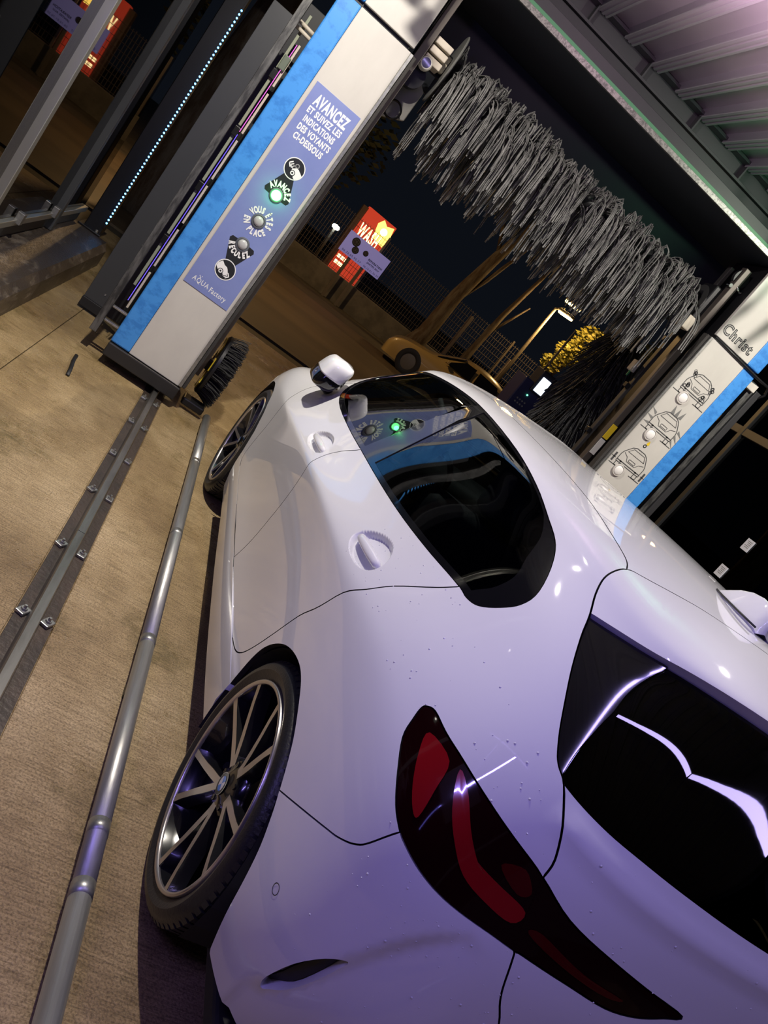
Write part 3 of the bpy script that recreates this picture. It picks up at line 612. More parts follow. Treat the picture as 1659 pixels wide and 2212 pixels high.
def build_wheels(root):
    R, W, XF = .333, .235, -.885
    face = -W/2                                     # outer face at local x = -W/2
    prof = []                                       # tyre section (x, r) round the carcass
    def add(*p): prof.extend(p)
    add((face+.010, .272), (face+.001, .285), (face-.004, .298), (face-.001, .312), (face+.008, .323), (face+.020, .3285))
    for gx in (-.055, -.018, .018, .055): add((gx-.006, .333), (gx-.004, .3265), (gx+.004, .3265), (gx+.006, .333))
    add((W/2-.020, .3285), (W/2-.008, .323), (W/2+.001, .312), (W/2+.004, .298), (W/2-.001, .285), (W/2-.010, .272))
    tyre_v, tyre_f = lathe_data(prof, 'X', 96)
    # shoulder tread blocks
    blocks = []
    for sx in (-1, 1):
        for i in range(72):
            a0, a1 = 2*math.pi*i/72, 2*math.pi*(i+.68)/72; v = []
            for a in (a0, a1):
                for (x, r) in ((sx*(W/2-.004), .318), (sx*(W/2-.020), .3335), (sx*(W/2-.052), .3345), (sx*(W/2-.052), .325)): v.append(Vector((x, r*math.cos(a), r*math.sin(a))))
            blocks.append((v, [(0, 1, 5, 4), (1, 2, 6, 5), (2, 3, 7, 6), (0, 1, 2, 3), (4, 5, 6, 7)]))
    parts = {}
    V, F = merge([(tyre_v, tyre_f)]+blocks)
    tm = bpy.data.meshes.new('tyre'); tm.from_pydata([tuple(v) for v in V], [], F); tm.materials.append(TYRE); tm.shade_smooth(); tm.set_sharp_from_angle(angle=math.radians(30))
    lip = [(face+.012, .2715), (face+.002, .2715), (face-.001, .268), (face+.001, .2615), (face+.006, .2595), (face+.012, .2600)]
    V, F = lathe_data(lip, 'X', 96); lm = bpy.data.meshes.new('rim_lip'); lm.from_pydata([tuple(v) for v in V], [], F); lm.materials.append(RIMSIL); lm.shade_smooth()
    bar = [(face+.010, .2600), (face+.030, .252), (face+.06, .236), (W/2-.03, .232), (W/2-.004, .262), (W/2, .272)]
    V, F = lathe_data(bar, 'X', 72); bmh = bpy.data.meshes.new('rim_barrel'); bmh.from_pydata([tuple(v) for v in V], [], F); bmh.materials.append(RIMBLK); bmh.shade_smooth()
    V, F = lathe_data([(.02, .0), (.02, .168), (.028, .168), (.028, .04), (.06, .04)], 'X', 48); dm = bpy.data.meshes.new('brake_disc'); dm.from_pydata([tuple(v) for v in V], [], F); dm.materials.append(mat('brake_steel', (.22, .22, .23), .4, .8)); dm.shade_smooth()
    hub = [(face+.020, .0), (face+.022, .030), (face+.026, .036), (face+.030, .052), (face+.036, .074), (face+.060, .080)]
    V, F = lathe_data(hub, 'X', 40); hm = bpy.data.meshes.new('rim_hub'); hm.from_pydata([tuple(v) for v in V], [], F); hm.materials.append(RIMBLK); hm.shade_smooth()
    def arm(sgn):
        """one arm of a double spoke: black body with a machined face strip"""
        ctr = [(.040, 4, face+.031), (.075, 7, face+.029), (.120, 10.5, face+.024), (.165, 12.0, face+.018), (.215, 13.5, face+.011), (.262, 14.5, face+.006)]
        wid = [.016, .020, .021, .019, .018, .021]; dep = [.03, .034, .036, .036, .036, .034]
        body, strip = [], []
        for (r, an, x), w, dd in zip(ctr, wid, dep):
            a = math.radians(an*sgn); c, s = math.cos(a), math.sin(a); t = (-s, c)
            def at(o, xx): return (xx, r*c+t[0]*o, r*s+t[1]*o)
            body.append([at(-w*.55, x), at(w*.55, x), at(w*.9, x+dd), at(-w*.9, x+dd)]); strip.append([at(-w*.5, x-.0006), at(w*.5, x-.0006)])
        V = [p for q in body for p in q]; F = []
        for i in range(len(body)-1):
            for j in range(4): F.append((4*i+j, 4*i+(j+1) % 4, 4*i+4+(j+1) % 4, 4*i+4+j))
        V2 = [p for q in strip for p in q]; F2 = [(2*i, 2*i+1, 2*i+3, 2*i+2) for i in range(len(strip)-1)]
        return (V, F), (V2, F2)
    (a, b), (c, d) = arm(1), arm(-1)
    # web filling the fork between the two arms, set back
    web = ([(face+.045, .05, -.012), (face+.045, .05, .012), (face+.048, .20, .040), (face+.048, .20, -.040)], [(0, 1, 2, 3)])
    def mk(nm, parts, m, sharp=True):
        V, F = merge(parts); me = bpy.data.meshes.new(nm); me.from_pydata(V, [], F); me.materials.append(m); return me
    sm = mk('spoke', [a, c], RIMBLK); fm = mk('spoke_face', [b, d], RIMSIL); wm = mk('spoke_web', [web], RIMBLK)
    cap = []
    cV, cF = disc2(0, 0, .029, 40); ring = mk('hub_cap', [([(face+.0185, x, y) for x, y in cV], cF)], mat('cap_black', (.01, .01, .012), .2, 0, 1))
    rV, rF = disc2(0, 0, .0292, 40, .0272); rim2 = mk('cap_ring', [([(face+.0180, x, y) for x, y in rV], rF)], CHROME)
    quads = {0: [], 1: []}
    for q in range(4):
        n = 8; pv = [(face+.0178, 0, 0)]+[(face+.0178, .019*math.cos(math.pi/2*(q+i/n)), .019*math.sin(math.pi/2*(q+i/n))) for i in range(n+1)]
        quads[q % 2].append((pv, [tuple(range(n+2))]))
    qb = mk('cap_blue_quarters', quads[0], mat('badge_blue', (.05, .20, .62), .25, 0, 1)); qw = mk('cap_white_quarters', quads[1], mat('badge_silver', (.75, .76, .8), .25, .2, 1))
    V, F = lathe_data([(face+.030, 0), (face+.028, .008), (face+.045, .009)], 'X', 10, (0, .056, 0)); bolt_me = mk('wheel_bolt', [(V, F)], RIMBLK)
    for (wx, wy, sg) in ((-1, 0, 1), (-1, 2.67, 1), (1, 0, -1), (1, 2.67, -1)):
        hold = bpy.data.objects.new('wheel', tm); COL.objects.link(hold); hold.parent = root
        hold.location = (wx*(abs(XF)-W/2), wy, R)
        ang = 30 if wy == 0 else 52
        hold.rotation_euler = (math.radians(ang), 0, 0) if sg == 1 else (math.radians(ang), 0, math.pi)
        def sub(nm, me, rx=0):
            o = bpy.data.objects.new(nm, me); COL.objects.link(o); o.parent = hold; o.rotation_euler = (rx, 0, 0); return o
        sub('rim_lip', lm); sub('rim_barrel', bmh); sub('brake_disc', dm); sub('rim_hub', hm)
        for k in range(5): sub('spoke', sm, 2*math.pi*k/5); sub('spoke_face', fm, 2*math.pi*k/5); sub('spoke_web', wm, 2*math.pi*k/5)
        sub('hub_cap', ring); sub('cap_ring', rim2); sub('cap_blue_quarters', qb); sub('cap_white_quarters', qw); [sub('wheel_bolt', bolt_me, 2*math.pi*(k+.5)/5) for k in range(5)]

# ================================================================== THE BAY
def settle(root, loc):
    """move a thing's Empty to its base, leaving its parts where they stand"""
    loc = Vector(loc); root.location = loc
    for o in bpy.data.objects:
        if o.parent is root: o.location = Vector(o.location)-loc
    return root
def concrete_floor():
    m = bpy.data.materials.new('wet_brushed_concrete'); m.use_nodes = True; nt = m.node_tree; b = nt.nodes['Principled BSDF']; N = nt.nodes.new; L = nt.links.new
    tc = N('ShaderNodeTexCoord')
    def noise(scale, xyz, detail=6, rough=.6):
        mp = N('ShaderNodeMapping'); mp.inputs['Scale'].default_value = xyz; L(tc.outputs['Object'], mp.inputs['Vector'])
        n = N('ShaderNodeTexNoise'); n.inputs['Scale'].default_value = scale; n.inputs['Detail'].default_value = detail; n.inputs['Roughness'].default_value = rough
        L(mp.outputs[0], n.inputs['Vector']); return n
    big = noise(1.6, (1, .7, 1)); streak = noise(60, (.13, 2.2, 1), 6, .8); grain = noise(160, (1, 1, 1), 3); algae = noise(2.3, (1, .8, 1), 8, .72)
    def ramp(src, stops):
        r = N('ShaderNodeValToRGB'); e = r.color_ramp.elements
        while len(e) < len(stops): e.new(.5)
        for k, (p, c) in enumerate(stops): e[k].position = p; e[k].color = (*c, 1)
        L(src.outputs['Fac'], r.inputs[0]); return r
    base = ramp(big, [(.30, (.24, .155, .066)), (.50, (.46, .33, .165)), (.70, (.68, .52, .30))])
    st = ramp(streak, [(.36, (.50, .47, .42)), (.56, (1, 1, 1))]); gr = ramp(grain, [(.36, (.50, .48, .45)), (.56, (1, 1, 1))]); al = ramp(algae, [(.55, (1, 1, 1)), (.64, (.62, .62, .52)), (.74, (.28, .32, .24))])
    def mul(a, c2):
        x = N('ShaderNodeMix'); x.data_type = 'RGBA'; x.blend_type = 'MULTIPLY'; x.inputs[0].default_value = 1; L(a, x.inputs[6]); L(c2, x.inputs[7]); return x.outputs[2]
    L(mul(mul(mul(base.outputs[0], st.outputs[0]), gr.outputs[0]), al.outputs[0]), b.inputs['Base Color'])
    rr = ramp(noise(3.1, (1, 1, 1)), [(.40, (.50, .50, .50)), (.64, (.20, .20, .20))]); L(rr.outputs[0], b.inputs['Roughness'])
    mx = N('ShaderNodeMath'); mx.operation = 'ADD'; L(streak.outputs['Fac'], mx.inputs[0]); L(grain.outputs['Fac'], mx.inputs[1])
    bp = N('ShaderNodeBump'); bp.inputs['Strength'].default_value = .55; bp.inputs['Distance'].default_value = .006; L(mx.outputs[0], bp.inputs['Height']); L(bp.outputs[0], b.inputs['Normal'])
    return m
CONC = concrete_floor()
KERB = mat('worn_kerb_concrete', (.045, .034, .026), .42, noise=((.17, .14, .11), 9, (1, .5, 2), .52, .72), bump=(60, .5, (1, 1, 1)))
floor = struct(box('floor', (-2.75, -7, -.12), (3.3, 7.9, -.012), mat('slab_joint', (.06, .045, .03), .8), None, 0))
for (x0, x1, y0, y1) in ((-2.74, -2.102, -7, 7.9), (-2.098, -1.472, -7, 7.9), (-1.338, 3.29, -7, 7.9), (-1.472, -1.338, -7, 7.9)):
    box('concrete_slab', (x0, y0, -.05), (x1, y1, 0 if x0 != -1.472 else -.004), CONC, floor, .003)
ground = struct(raw('ground', [(-60, -20, -.06), (80, -20, -.06), (80, 90, -.06), (-60, 90, -.06)], [(0, 1, 2, 3)], mat('dark_asphalt', (.060, .052, .042), .75, noise=((.10, .085, .065), 1.2, (1, 1, 1), .35, .7), bump=(90, .5, (1, 1, 1)))))
road = struct(box('road', (-25, 8.6, -.08), (45, 17.2, -.03), mat('road_asphalt', (.115, .085, .055), .6, noise=((.07, .052, .034), .7, (.25, 1, 1), .4, .65), bump=(120, .4, (1, 1, 1))), None, 0))
# kerb along the left side
def kerb(name, x0, x1, y0, y1, face):
    prof = [(x0, -.02), (x0, .15), (x0-.045, .195), (x1, .20), (x1, -.02)]; ys = [y0, y1-.12, y1-.03, y1]; V, F = [], []
    for k, y in enumerate(ys):
        for (x, z) in prof: V.append((x-(.10 if k == 3 and x == x0 else .03 if k == 2 and x == x0 else 0), y, z))
    for k in range(3):
        for i in range(5): F.append((k*5+i, k*5+(i+1) % 5, k*5+5+(i+1) % 5, k*5+5+i))
    F += [(0, 1, 2, 3, 4), (19, 18, 17, 16, 15)]
    bm = bmesh.new(); vs = [bm.verts.new(v) for v in V]
    for f in F: bm.faces.new([vs[i] for i in f])
    return from_bm(name, bm, KERB)
struct(tag(kerb('trim_1', -2.335, -2.80, -6.5, 6.05, 1), 'low worn concrete kerb with chamfered edge under the glass wall'))

# left glass wall: frame posts and dark panes
PANE = glass('dark_wall_glass', (.10, .11, .12), 1.0, 1.5)
wall = struct(box('wall_left', (-2.72, -6.4, .30), (-2.66, 6.12, .345), ALU, None, .004))
ys = [-6.4, -3.2, -.2, 1.75, 3.29, 5.05, 6.12]
for a, b_ in zip(ys[:-1], ys[1:]): box('pane', (-2.702, a+.035, .35), (-2.690, b_-.035, 3.6), PANE, wall, 0)
for y in ys[:-2]: box('post', (-2.705, y-.035, .20), (-2.64, y+.035, 3.6), ALU if y == 3.29 else DARKSTEEL, wall, .004)
box('post', (-2.72, 5.01, .20), (-2.64, 5.09, 3.6), DARKSTEEL, wall, .006)
box('corner_post', (-2.62, 6.10, .20), (-2.47, 6.30, 3.6), BLACKMETAL, wall, .008)
box('foot_plate', (-2.66, 6.02, .20), (-2.45, 6.34, .215), BLACKMETAL, wall, .004)
lathe('foot_bolt', [(.215, .0), (.238, .0), (.238, .012), (.228, .014), (.215, .014)][1:], STEEL, wall, 'Z', 10, (-2.50, 6.06, 0))
box('bottom_panel', (-2.71, -6.4, .20), (-2.69, 6.10, .30), DARKSTEEL, wall, .002)
for y in (4.0, 4.9): box('pane_clip', (-2.68, y-.03, .32), (-2.635, y+.03, .40), STEEL, wall, .004)
for y in (2.2, 3.42): box('base_block', (-2.67, float(y), .20), (-2.60, float(y)+.16, .275), mat('kerb_block', (.22, .2, .17), .7), wall, .008)
box('backing', (-3.4, -6.4, 0), (-3.36, 6.1, 3.6), mat('backing_dark', (.012, .013, .016), .6), wall, 0)
# blue LED beads on the corner post
strip = box('led_strip', (-2.475, 6.085, .28), (-2.462, 6.100, 2.9), BLACKMETAL, wall, 0)
beads = []
for i in range(62):
    z = .33+i*.034; V, F = lathe_data([(-.0085, 0), (-.006, .006), (0, .0085), (.006, .006), (.0085, 0)], 'Z', 8, (-2.468, 6.080, z)); beads.append((V, F))
V, F = merge(beads); tag(raw('led_beads', V, F, glow('led_blue', (.10, .42, 1.0), 9), strip, True), kind='stuff')
# right glass wall
wallr = struct(box('wall_right', (3.24, -6.4, .0), (3.30, 7.4, .12), DARKSTEEL, None, .004))
for a, b_ in zip([-6.4, -3, 0, 2.6, 5.2], [-3, 0, 2.6, 5.2, 7.4]):
    box('pane', (3.262, a+.03, .14), (3.274, b_-.03, 3.6), PANE, wallr, 0); box('post', (3.23, b_-.03, .12), (3.29, b_+.03, 3.6), DARKSTEEL, wallr, .004)
box('mid_rail', (3.235, -6.4, 2.42), (3.285, 7.4, 2.50), DARKSTEEL, wallr, .004)
NOTE = mat('white_notice', (.72, .74, .85), .5)
for (y, z, lab) in ((4.06, 1.65, 'small white paper notice on the glass wall, upper of two'), (4.08, 1.345, 'small white paper notice on the glass wall, lower of two')):
    n = box('paper_notice', (3.250, y-.048, z-.055), (3.2605, y+.048, z+.055), NOTE, None, .001); tag(n, lab, 'notice')
    on_l = [((3.2495), y-.035, z+.035-.014*k) for k in range(5)]
    V, F = merge([([(x, yy, zz), (x, yy+.065-.012*(k % 3), zz), (x, yy+.065-.012*(k % 3), zz-.004), (x, yy, zz-.004)], [(0, 1, 2, 3)]) for k, (x, yy, zz) in enumerate(on_l)])
    tag(raw('print_lines', V, F, INK, n), kind='stuff')

# roof: trapezoidal sheet ribs along the bay, on a cross beam
def roof_sheet():
    pitch, V, F = .2575, [], []; sec = []
    x = -4.6
    while x < 6:
        sec += [(x, 3.75), (x+.012, 3.692), (x+.030, 3.690), (x+.034, 3.696), (x+.044, 3.696), (x+.048, 3.690), (x+.066, 3.690), (x+.070, 3.696), (x+.080, 3.696), (x+.084, 3.690), (x+.100, 3.692), (x+.112, 3.75)]; x += pitch
    n = len(sec)
    for y in (-7.0, 4.30): V += [(a, y, z) for a, z in sec]
    for i in range(n-1): F.append((i, i+1, n+i+1, n+i))
    return V, F
V, F = roof_sheet(); ceiling = struct(raw('ceiling', V, F, mat('roof_sheet_grey', (.50, .50, .51), .45, .3)))
box('ceiling_top', (-4.6, -7, 3.78), (6, 4.3, 3.80), DARKSTEEL, ceiling, 0)
beam = struct(box('trim_2', (-4.6, 4.33, 3.59), (6, 4.345, 3.78), mat('beam_grey', (.065, .065, .072), .5, .2), None, 0))
BG = MATS['beam_grey']
box('beam_flange', (-4.6, 4.25, 3.572), (6, 4.43, 3.590), BG, beam, .002); box('beam_flange', (-4.6, 4.24, 3.705), (6, 4.43, 3.725), BG, beam, .002)
for k in range(14): box('beam_stiffener', (-3.6+k*.52, 4.262, 3.59), (-3.588+k*.52, 4.335, 3.705), BG, beam, 0)
box('lower_channel', (-4.6, 4.27, 3.44), (6, 4.40, 3.565), mat('channel_dark', (.040, .040, .046), .5), beam, .004)
# things hung from the roof between the flood light and the gantry, out of view; they throw the shadows on the fascia
for (x, y, z, w, h, rz) in ((-1.715, 2.62, 3.215, .085, .050, .2), (-1.635, 2.60, 3.175, .075, .070, -.35)):
    p = box('hanging_sign_box', (-w/2, -.02, -h/2), (w/2, .02, h/2), DARKSTEEL, ceiling, .008); p.location = (x, y, z); p.rotation_euler = (.0, .15, rz)
    tube('hanging_rod', [(x, y, z+h/2-.01), (x, y, 3.69)], .012, DARKSTEEL, ceiling, 8)
for (x, y) in ((1.66, 2.6), (1.76, 2.62)):
    tube('hanging_hose', [(x, y, 3.7), (x+.02, y, 3.45), (x+.02, y, 3.28), (x+.01, y, 3.24), (x-.02, y, 3.12)], [.008, .008, .009, .016, .008], BLACKMETAL, ceiling, 8)

# ------------------------------------------------------------------ track rail and wheel guide
RUST = mat('brown_track_plate', (.052, .040, .032), .45, .3, noise=((.085, .06, .045), 12, (1, .4, 1), .4, .7), bump=(50, .3, (1, 1, 1)))
rail = empty('track_rail', (0, 0, 0), 'steel track rail bolted to a brown plate, running under the gantry column', 'rail')
box('base_plate', (-1.468, -6.5, -.004), (-1.342, 7.6, .006), RUST, rail, .001)
RAILTOP = mat('worn_rail_steel', (.30, .29, .27), .35, .85, noise=((.16, .15, .14), 14, (1, .12, 1), .4, .65))
cut = [-6.5, -1.6, 1.33, 4.3, 7.6]
for a, b_ in zip(cut[:-1], cut[1:]): prism('rail_bar', [(-1.430, .006), (-1.382, .006), (-1.386, .020), (-1.388, .040), (-1.392, .046), (-1.420, .046), (-1.424, .040), (-1.426, .020)], a+.0015, b_-.0015, 'XZ', RAILTOP, rail)
clip_me = None
def clamp_mesh():
    bm = bmesh.new(); bm_box(bm, (-.017, -.024, 0), (.017, .024, .012), .003)
    bmesh.ops.create_cone(bm, cap_ends=True, segments=6, radius1=.012, radius2=.011, depth=.012, matrix=Matrix.Translation((0, 0, .013)))
    bmesh.ops.create_cone(bm, cap_ends=True, segments=10, radius1=.006, radius2=.005, depth=.014, matrix=Matrix.Translation((0, 0, .022)))
    bmesh.ops.recalc_face_normals(bm, faces=bm.faces); me = bpy.data.meshes.new('rail_clamp'); bm.to_mesh(me); bm.free(); me.materials.append(STEEL); return me
cm = clamp_mesh()
for k in range(24):
    y = 3.37-.534*k+(.03 if k % 2 else 0)
    if y < -6.3: break
    for x in (-1.448, -1.364):
        o = bpy.data.objects.new('rail_clamp', cm); COL.objects.link(o); o.parent = rail; o.location = (x, y, .006); o.rotation_euler = (0, 0, random.uniform(-.5, .5))
settle(rail, (-1.405, .5, 0))
TUBE = mat('dull_tube_steel', (.50, .50, .49), .42, .75, noise=((.32, .31, .29), 30, (1, .05, 1), .35, .7), bump=(60, .12, (1, .2, 1)))
guide = empty('wheel_guide_tube', (0, 0, 0), 'long grey steel wheel guide tube on the floor beside the white car', 'guide tube')
cut = [-6.5, -1.9, -.215, .83, 2.70, 3.60]
for a, b_ in zip(cut[:-1], cut[1:]): tube('guide_tube', [(-1.045, a+.001, .062), (-1.045, b_-.001, .062)], .027, TUBE, guide, 20)
for y in (-.03, -.215, .83, 1.73, 2.70): tube('sleeve', [(-1.045, y-.022, .062), (-1.045, y+.022, .062)], .0279, STEEL, guide, 20)
for y in (-4, -2.2, -.6, .6, 2.2, 3.4): box('guide_foot', (-1.060, y-.03, 0), (-1.030, y+.03, .045), BLACKMETAL, guide, .003)
settle(guide, (-1.045, .5, 0))
V, F = tube_data([(-1.902, 3.352, .009), (-1.893, 3.23, .012), (-1.872, 3.08, .010), (-1.858, 2.95, .008)], .011, 8, True, .6)
tag(raw('rubber_strip', V, F, RUBBER, None, True), 'short black rubber strip lying on the concrete in front of the gantry', 'rubber strip')

for (c, L, ang) in (((-.30, -1.52), 2.0, -36.4), ((1.78, -2.49), 2.6, -16.3), ((-1.53, -1.20), 2.1, 58)):
    h = box('tube_light_housing', (-L/2, -.035, .006), (L/2, .035, .07), ALU, ceiling, .006); h.location = (*c, 3.56); h.rotation_euler = (0, 0, math.radians(ang))
for x in (-1.9, 1.9): box('flood_light_housing', (x-.16, 1.64, 3.61), (x+.16, 1.96, 3.68), DARKSTEEL, ceiling, .01)
box('wash_light_housing', (-2.66, -1.8, 1.55), (-2.635, -.8, 1.95), DARKSTEEL, ceiling, .01)

# ================================================================== THE WASH GANTRY
def build_gantry():
    g = empty('wash_gantry', (0, 0, 0), 'wash gantry with two pale grey columns edged in blue and a dark header', 'car wash gantry')
    YF = 3.52
    for side, (xo, xb, xi) in (('l', (-1.80, -1.67, -1.315)), ('r', (1.835, 1.712, 1.372))):
        s = -1 if side == 'l' else 1
        lo = lambda a, b: (min(a, b), max(a, b))
        for (z0, z1) in ((.155, 2.552), (2.578, 3.14)):
            a, b = lo(xb, xi); box('front_panel', (a, YF, z0), (b, YF+.03, z1), COLWHITE, g, .004)
            a, b = lo(xo, xb-.0*s); box('blue_edge_panel', (a, YF+.001, z0), (b, YF+.06, z1), COLBLUE, g, .010)
        a, b = lo(xo-.01*s, xi+.02*s); box('column_body', (a, YF+.03, .155), (b, 4.02, 3.13), BLACKMETAL, g, .006)
        a, b = lo(xo+.0*s, xi-.02*s); box('column_base', (a, YF-.02, .062), (b, 4.25, .150), mat('base_black', (.018, .017, .017), .5), g, .006)
        a, b = lo(xo-.13*s, xi); raw('base_highlight_trim', [(a, YF-.0215, .150), (b, YF-.0215, .150), (b, YF-.0215, .1535), (a, YF-.0215, .1535)], [(0, 1, 2, 3)], STEEL, g)
        a, b = lo(xi, xi-.020*s); box('edge_profile', (a, YF-.008, .16), (b, YF+.05, 2.55), STEEL, g, .003)
        a, b = lo(xi-.020*s, xi-.045*s); box('edge_brush_strip', (a, YF+.01, .16), (b, YF+.07, 2.55), mat('edge_strip', (.035, .032, .030), .8, bump=(220, .8, (1, 1, .1))), g, .004)
        lathe('track_wheel', [(-.03, 0), (-.03, .055), (-.02, .062), (.02, .062), (.03, .055), (.03, 0)], BLACKMETAL, g, 'X', 24, (-1.405 if s < 0 else 1.47, 3.75, .109))
        lathe('track_wheel', [(-.03, 0), (-.03, .055), (-.02, .062), (.02, .062), (.03, .055), (.03, 0)], BLACKMETAL, g, 'X', 24, (-1.405 if s < 0 else 1.47, 4.10, .109))
        a, b = lo(s*1.90, s*1.945); box('outer_post', (a, 3.58, .13), (b, 3.62, 2.50), mat('post_scuffed', (.13, .13, .125), .5, .4, noise=((.04, .04, .04), 40, (1, 1, .2), .4, .6)), g, .003)
        for z in (.32, .22): a, b = lo(s*1.90, xo); box('post_bracket', (a, 3.60, z), (b, 3.64, z+.012), STEEL, g, .002)
    # right side: wide dark post carrying a pale seal, its top shackle
    box('outer_rail', (1.945, 3.56, .2), (1.995, 3.62, 2.50), mat('rail_dark', (.045, .045, .048), .4, .3), g, .004)
    box('rail_cap', (1.85, 3.55, 2.47), (1.93, 3.60, 2.53), mat('cap_pale', (.6, .58, .52), .5), g, .006)
    tube('cable_loop', [(1.38, 3.515, 2.565), (1.60, 3.512, 2.56), (1.85, 3.51, 2.555), (1.97, 3.52, 2.56), (2.01, 3.55, 2.51), (1.98, 3.58, 2.44)], .010, BLACKMETAL, g, 8)
    # left side: splash panel and guide profiles beside the blue edge
    pn = box('splash_panel', (-2.145, 4.38, .09), (-1.955, 4.40, 2.40), DARKSTEEL, g, .003)
    for (x, z) in ((-1.98, 2.30), (-1.99, 2.20), (-1.99, 1.62), (-1.985, 1.25), (-1.99, .22), (-2.0, .62), (-2.03, .18)):
        lathe('panel_screw', [(4.379, 0), (4.376, .006), (4.380, .008)], STEEL, pn, 'Y', 8, (x, 0, z))
    box('panel_skirt', (-2.15, 4.37, .02), (-1.95, 4.40, .09), RUBBER, g, .004)
    pale = mat('pale_green_profile', (.30, .33, .24), .5); cream = mat('cream_profile', (.62, .56, .46), .5)
    for k in range(5): box('guide_profile', (-1.892, 3.92, .45+k*.40), (-1.874, 3.94, .80+k*.40), pale, g, .002)
    for k in range(6): box('cream_profile', (-1.850, 3.90, .30+k*.33), (-1.836, 3.92, .58+k*.33), cream, g, .002)
    for k in range(4): box('profile_clamp', (-1.90, 3.90, .78+k*.40), (-1.855, 3.945, .84+k*.40), BLACKMETAL, g, .003)
    box('limit_switch', (-1.885, 3.88, 2.05), (-1.840, 3.92, 2.14), mat('switch_green', (.14, .17, .13), .5), g, .006)
    for z in (2.30, 2.335): tube('cross_pipe', [(-1.92, 3.9, z), (-1.79, 3.9, z-.01)], .012, cream, g, 10)
    tube('violet_led_line', [(-1.862, 3.885, .35), (-1.860, 3.885, 1.6)], .0025, glow('led_violet', (.16, .10, 1.0), 1.6), g, 6)
    tube('magenta_led_line', [(-1.860, 3.885, 1.62), (-1.858, 3.885, 2.22)], .0025, glow('led_magenta', (.9, .15, .75), 1.4), g, 6)
    box('dark_void_sheet', (-1.95, 4.20, .10), (-1.80, 4.24, 2.5), mat('void_black', (.008, .009, .010), .5), g, .004)  # black sheet added to stand for the dark void behind the profiles
    # header between the columns
    box('header_roof', (-1.80, YF+.02, 3.150), (1.82, 5.1, 3.172), NAVY, g, .003)
    box('header_back', (-1.79, 4.42, 2.60), (1.81, 4.45, 3.15), NAVY, g, .003)
    box('header_edge', (-1.31, YF-.01, 3.142), (1.37, YF+.012, 3.176), mat('galvanised_edge', (.27, .265, .25), .45, .6, noise=((.12, .12, .115), 60, (1, 1, 1), .42, .6)), g, .002)
    box('green_lit_strip', (-1.0, 3.735, 3.235), (1.75, 3.75, 3.268), mat('green_lit_strip', (.06, .20, .10), .5), g, .002)  # grey strip under a green lamp: the green light is put into its colour
    box('header_gutter', (-1.6, 3.76, 3.20), (1.7, 3.90, 3.34), mat('gutter', (.028, .028, .033), .5), g, .004)
    # side frames of the columns that carry the brushes
    for s, xi in ((-1, -1.29), (1, 1.345)):
        box('brush_slide', (min(xi, xi-.05*s), 3.66, .25), (max(xi, xi-.05*s), 3.72, 3.05), mat('slide_brown', (.10, .085, .075), .45, .4), g, .004)
        box('brush_slide', (min(xi, xi-.03*s), 3.88, .25), (max(xi, xi-.03*s), 3.93, 3.05), mat('slide_dark', (.045, .042, .042), .5, .3), g, .004)
        for k in range(5): box('slide_block', (min(xi-.03*s, xi-.06*s), 3.87, .7+k*.42), (max(xi-.03*s, xi-.06*s), 3.92, .74+k*.42), BLACKMETAL, g, .004)
    # ---- instruction label on the left column
    lab = box('instruction_label', (-1.645, YF-.0035, .730), (-1.335, YF-.0005, 2.105), LABELBLUE, g, .001)
    y1, y2, y3 = YF-.0042, YF-.0048, YF-.0054
    txt = [fit_line('AVANCEZ', -1.602, -1.372, 1.990, 2.062, .042)]
    for k, (t, a, b) in enumerate((('ET SUIVEZ LES', -1.606, -1.372), ('INDICATIONS', -1.596, -1.383), ('DES VOYANTS', -1.600, -1.376), ('CI-DESSOUS', -1.592, -1.392))):
        z = 1.940-.053*k; txt.append(fit_line(t, a, b, z-.0, z+.040, .042))
    V, F = merge(txt); on_front('instruction_lettering', (V, F), y1, PRINTWHITE, lab)
    cx = -1.479
    def tri(zc, up):
        s = 1 if up else -1; h = [(-.028, .085), (.028, .085), (.085, -.055), (.075, -.072), (.04, -.074), (-.04, -.074), (-.075, -.072), (-.085, -.055)]
        return [(cx+x, zc+s*z) for x, z in h], [tuple(range(8))]
    on_front('advance_arrow', tri(1.525, True), y1, PRINTBLACK, lab); on_front('reverse_arrow', tri(1.055, False), y1, PRINTBLACK, lab)
    for nm, zc, up in (('advance', 1.650, True), ('reverse', .932, False)):
        on_front(nm+'_icon_ring', disc2(cx, zc, .064, 40, .0585), y2, PRINTWHITE, lab); on_front(nm+'_icon_disc', disc2(cx, zc, .0590, 40), y2+.0002, PRINTBLACK, lab)
        s = 1 if up else -1
        car = [(-.010, -.005), (.010, .012), (.024, .010), (.0585, -.010), (.056, -.022), (.045, -.038), (.030, -.050), (.018, -.045), (.010, -.030), (-.012, -.022)]
        if not up: car = [(.002, .018), (-.018, .022), (-.040, .038), (-.057, .012), (-.057, -.008), (-.040, -.022), (.008, -.030), (.024, -.022), (.022, -.006), (.012, .008)]
        on_front(nm+'_icon_car', ([(cx+x, zc+z) for x, z in car], [tuple(range(len(car)))]), y2-.0003, PRINTWHITE, lab)
        wx, wz = (.002, -.026) if up else (-.020, -.022)
        on_front(nm+'_icon_tyre', disc2(cx+wx, zc+wz, .017, 24), y2-.0006, PRINTBLACK, lab); on_front(nm+'_icon_wheel', disc2(cx+wx, zc+wz, .0125, 24, .006), y2-.0008, PRINTWHITE, lab)
        if up: on_front('brush_icon', disc2(cx+.006, zc+.022, .0135, 24, .008), y2-.0004, mat('icon_grey', (.25, .25, .25), .5), lab)
        ar = []
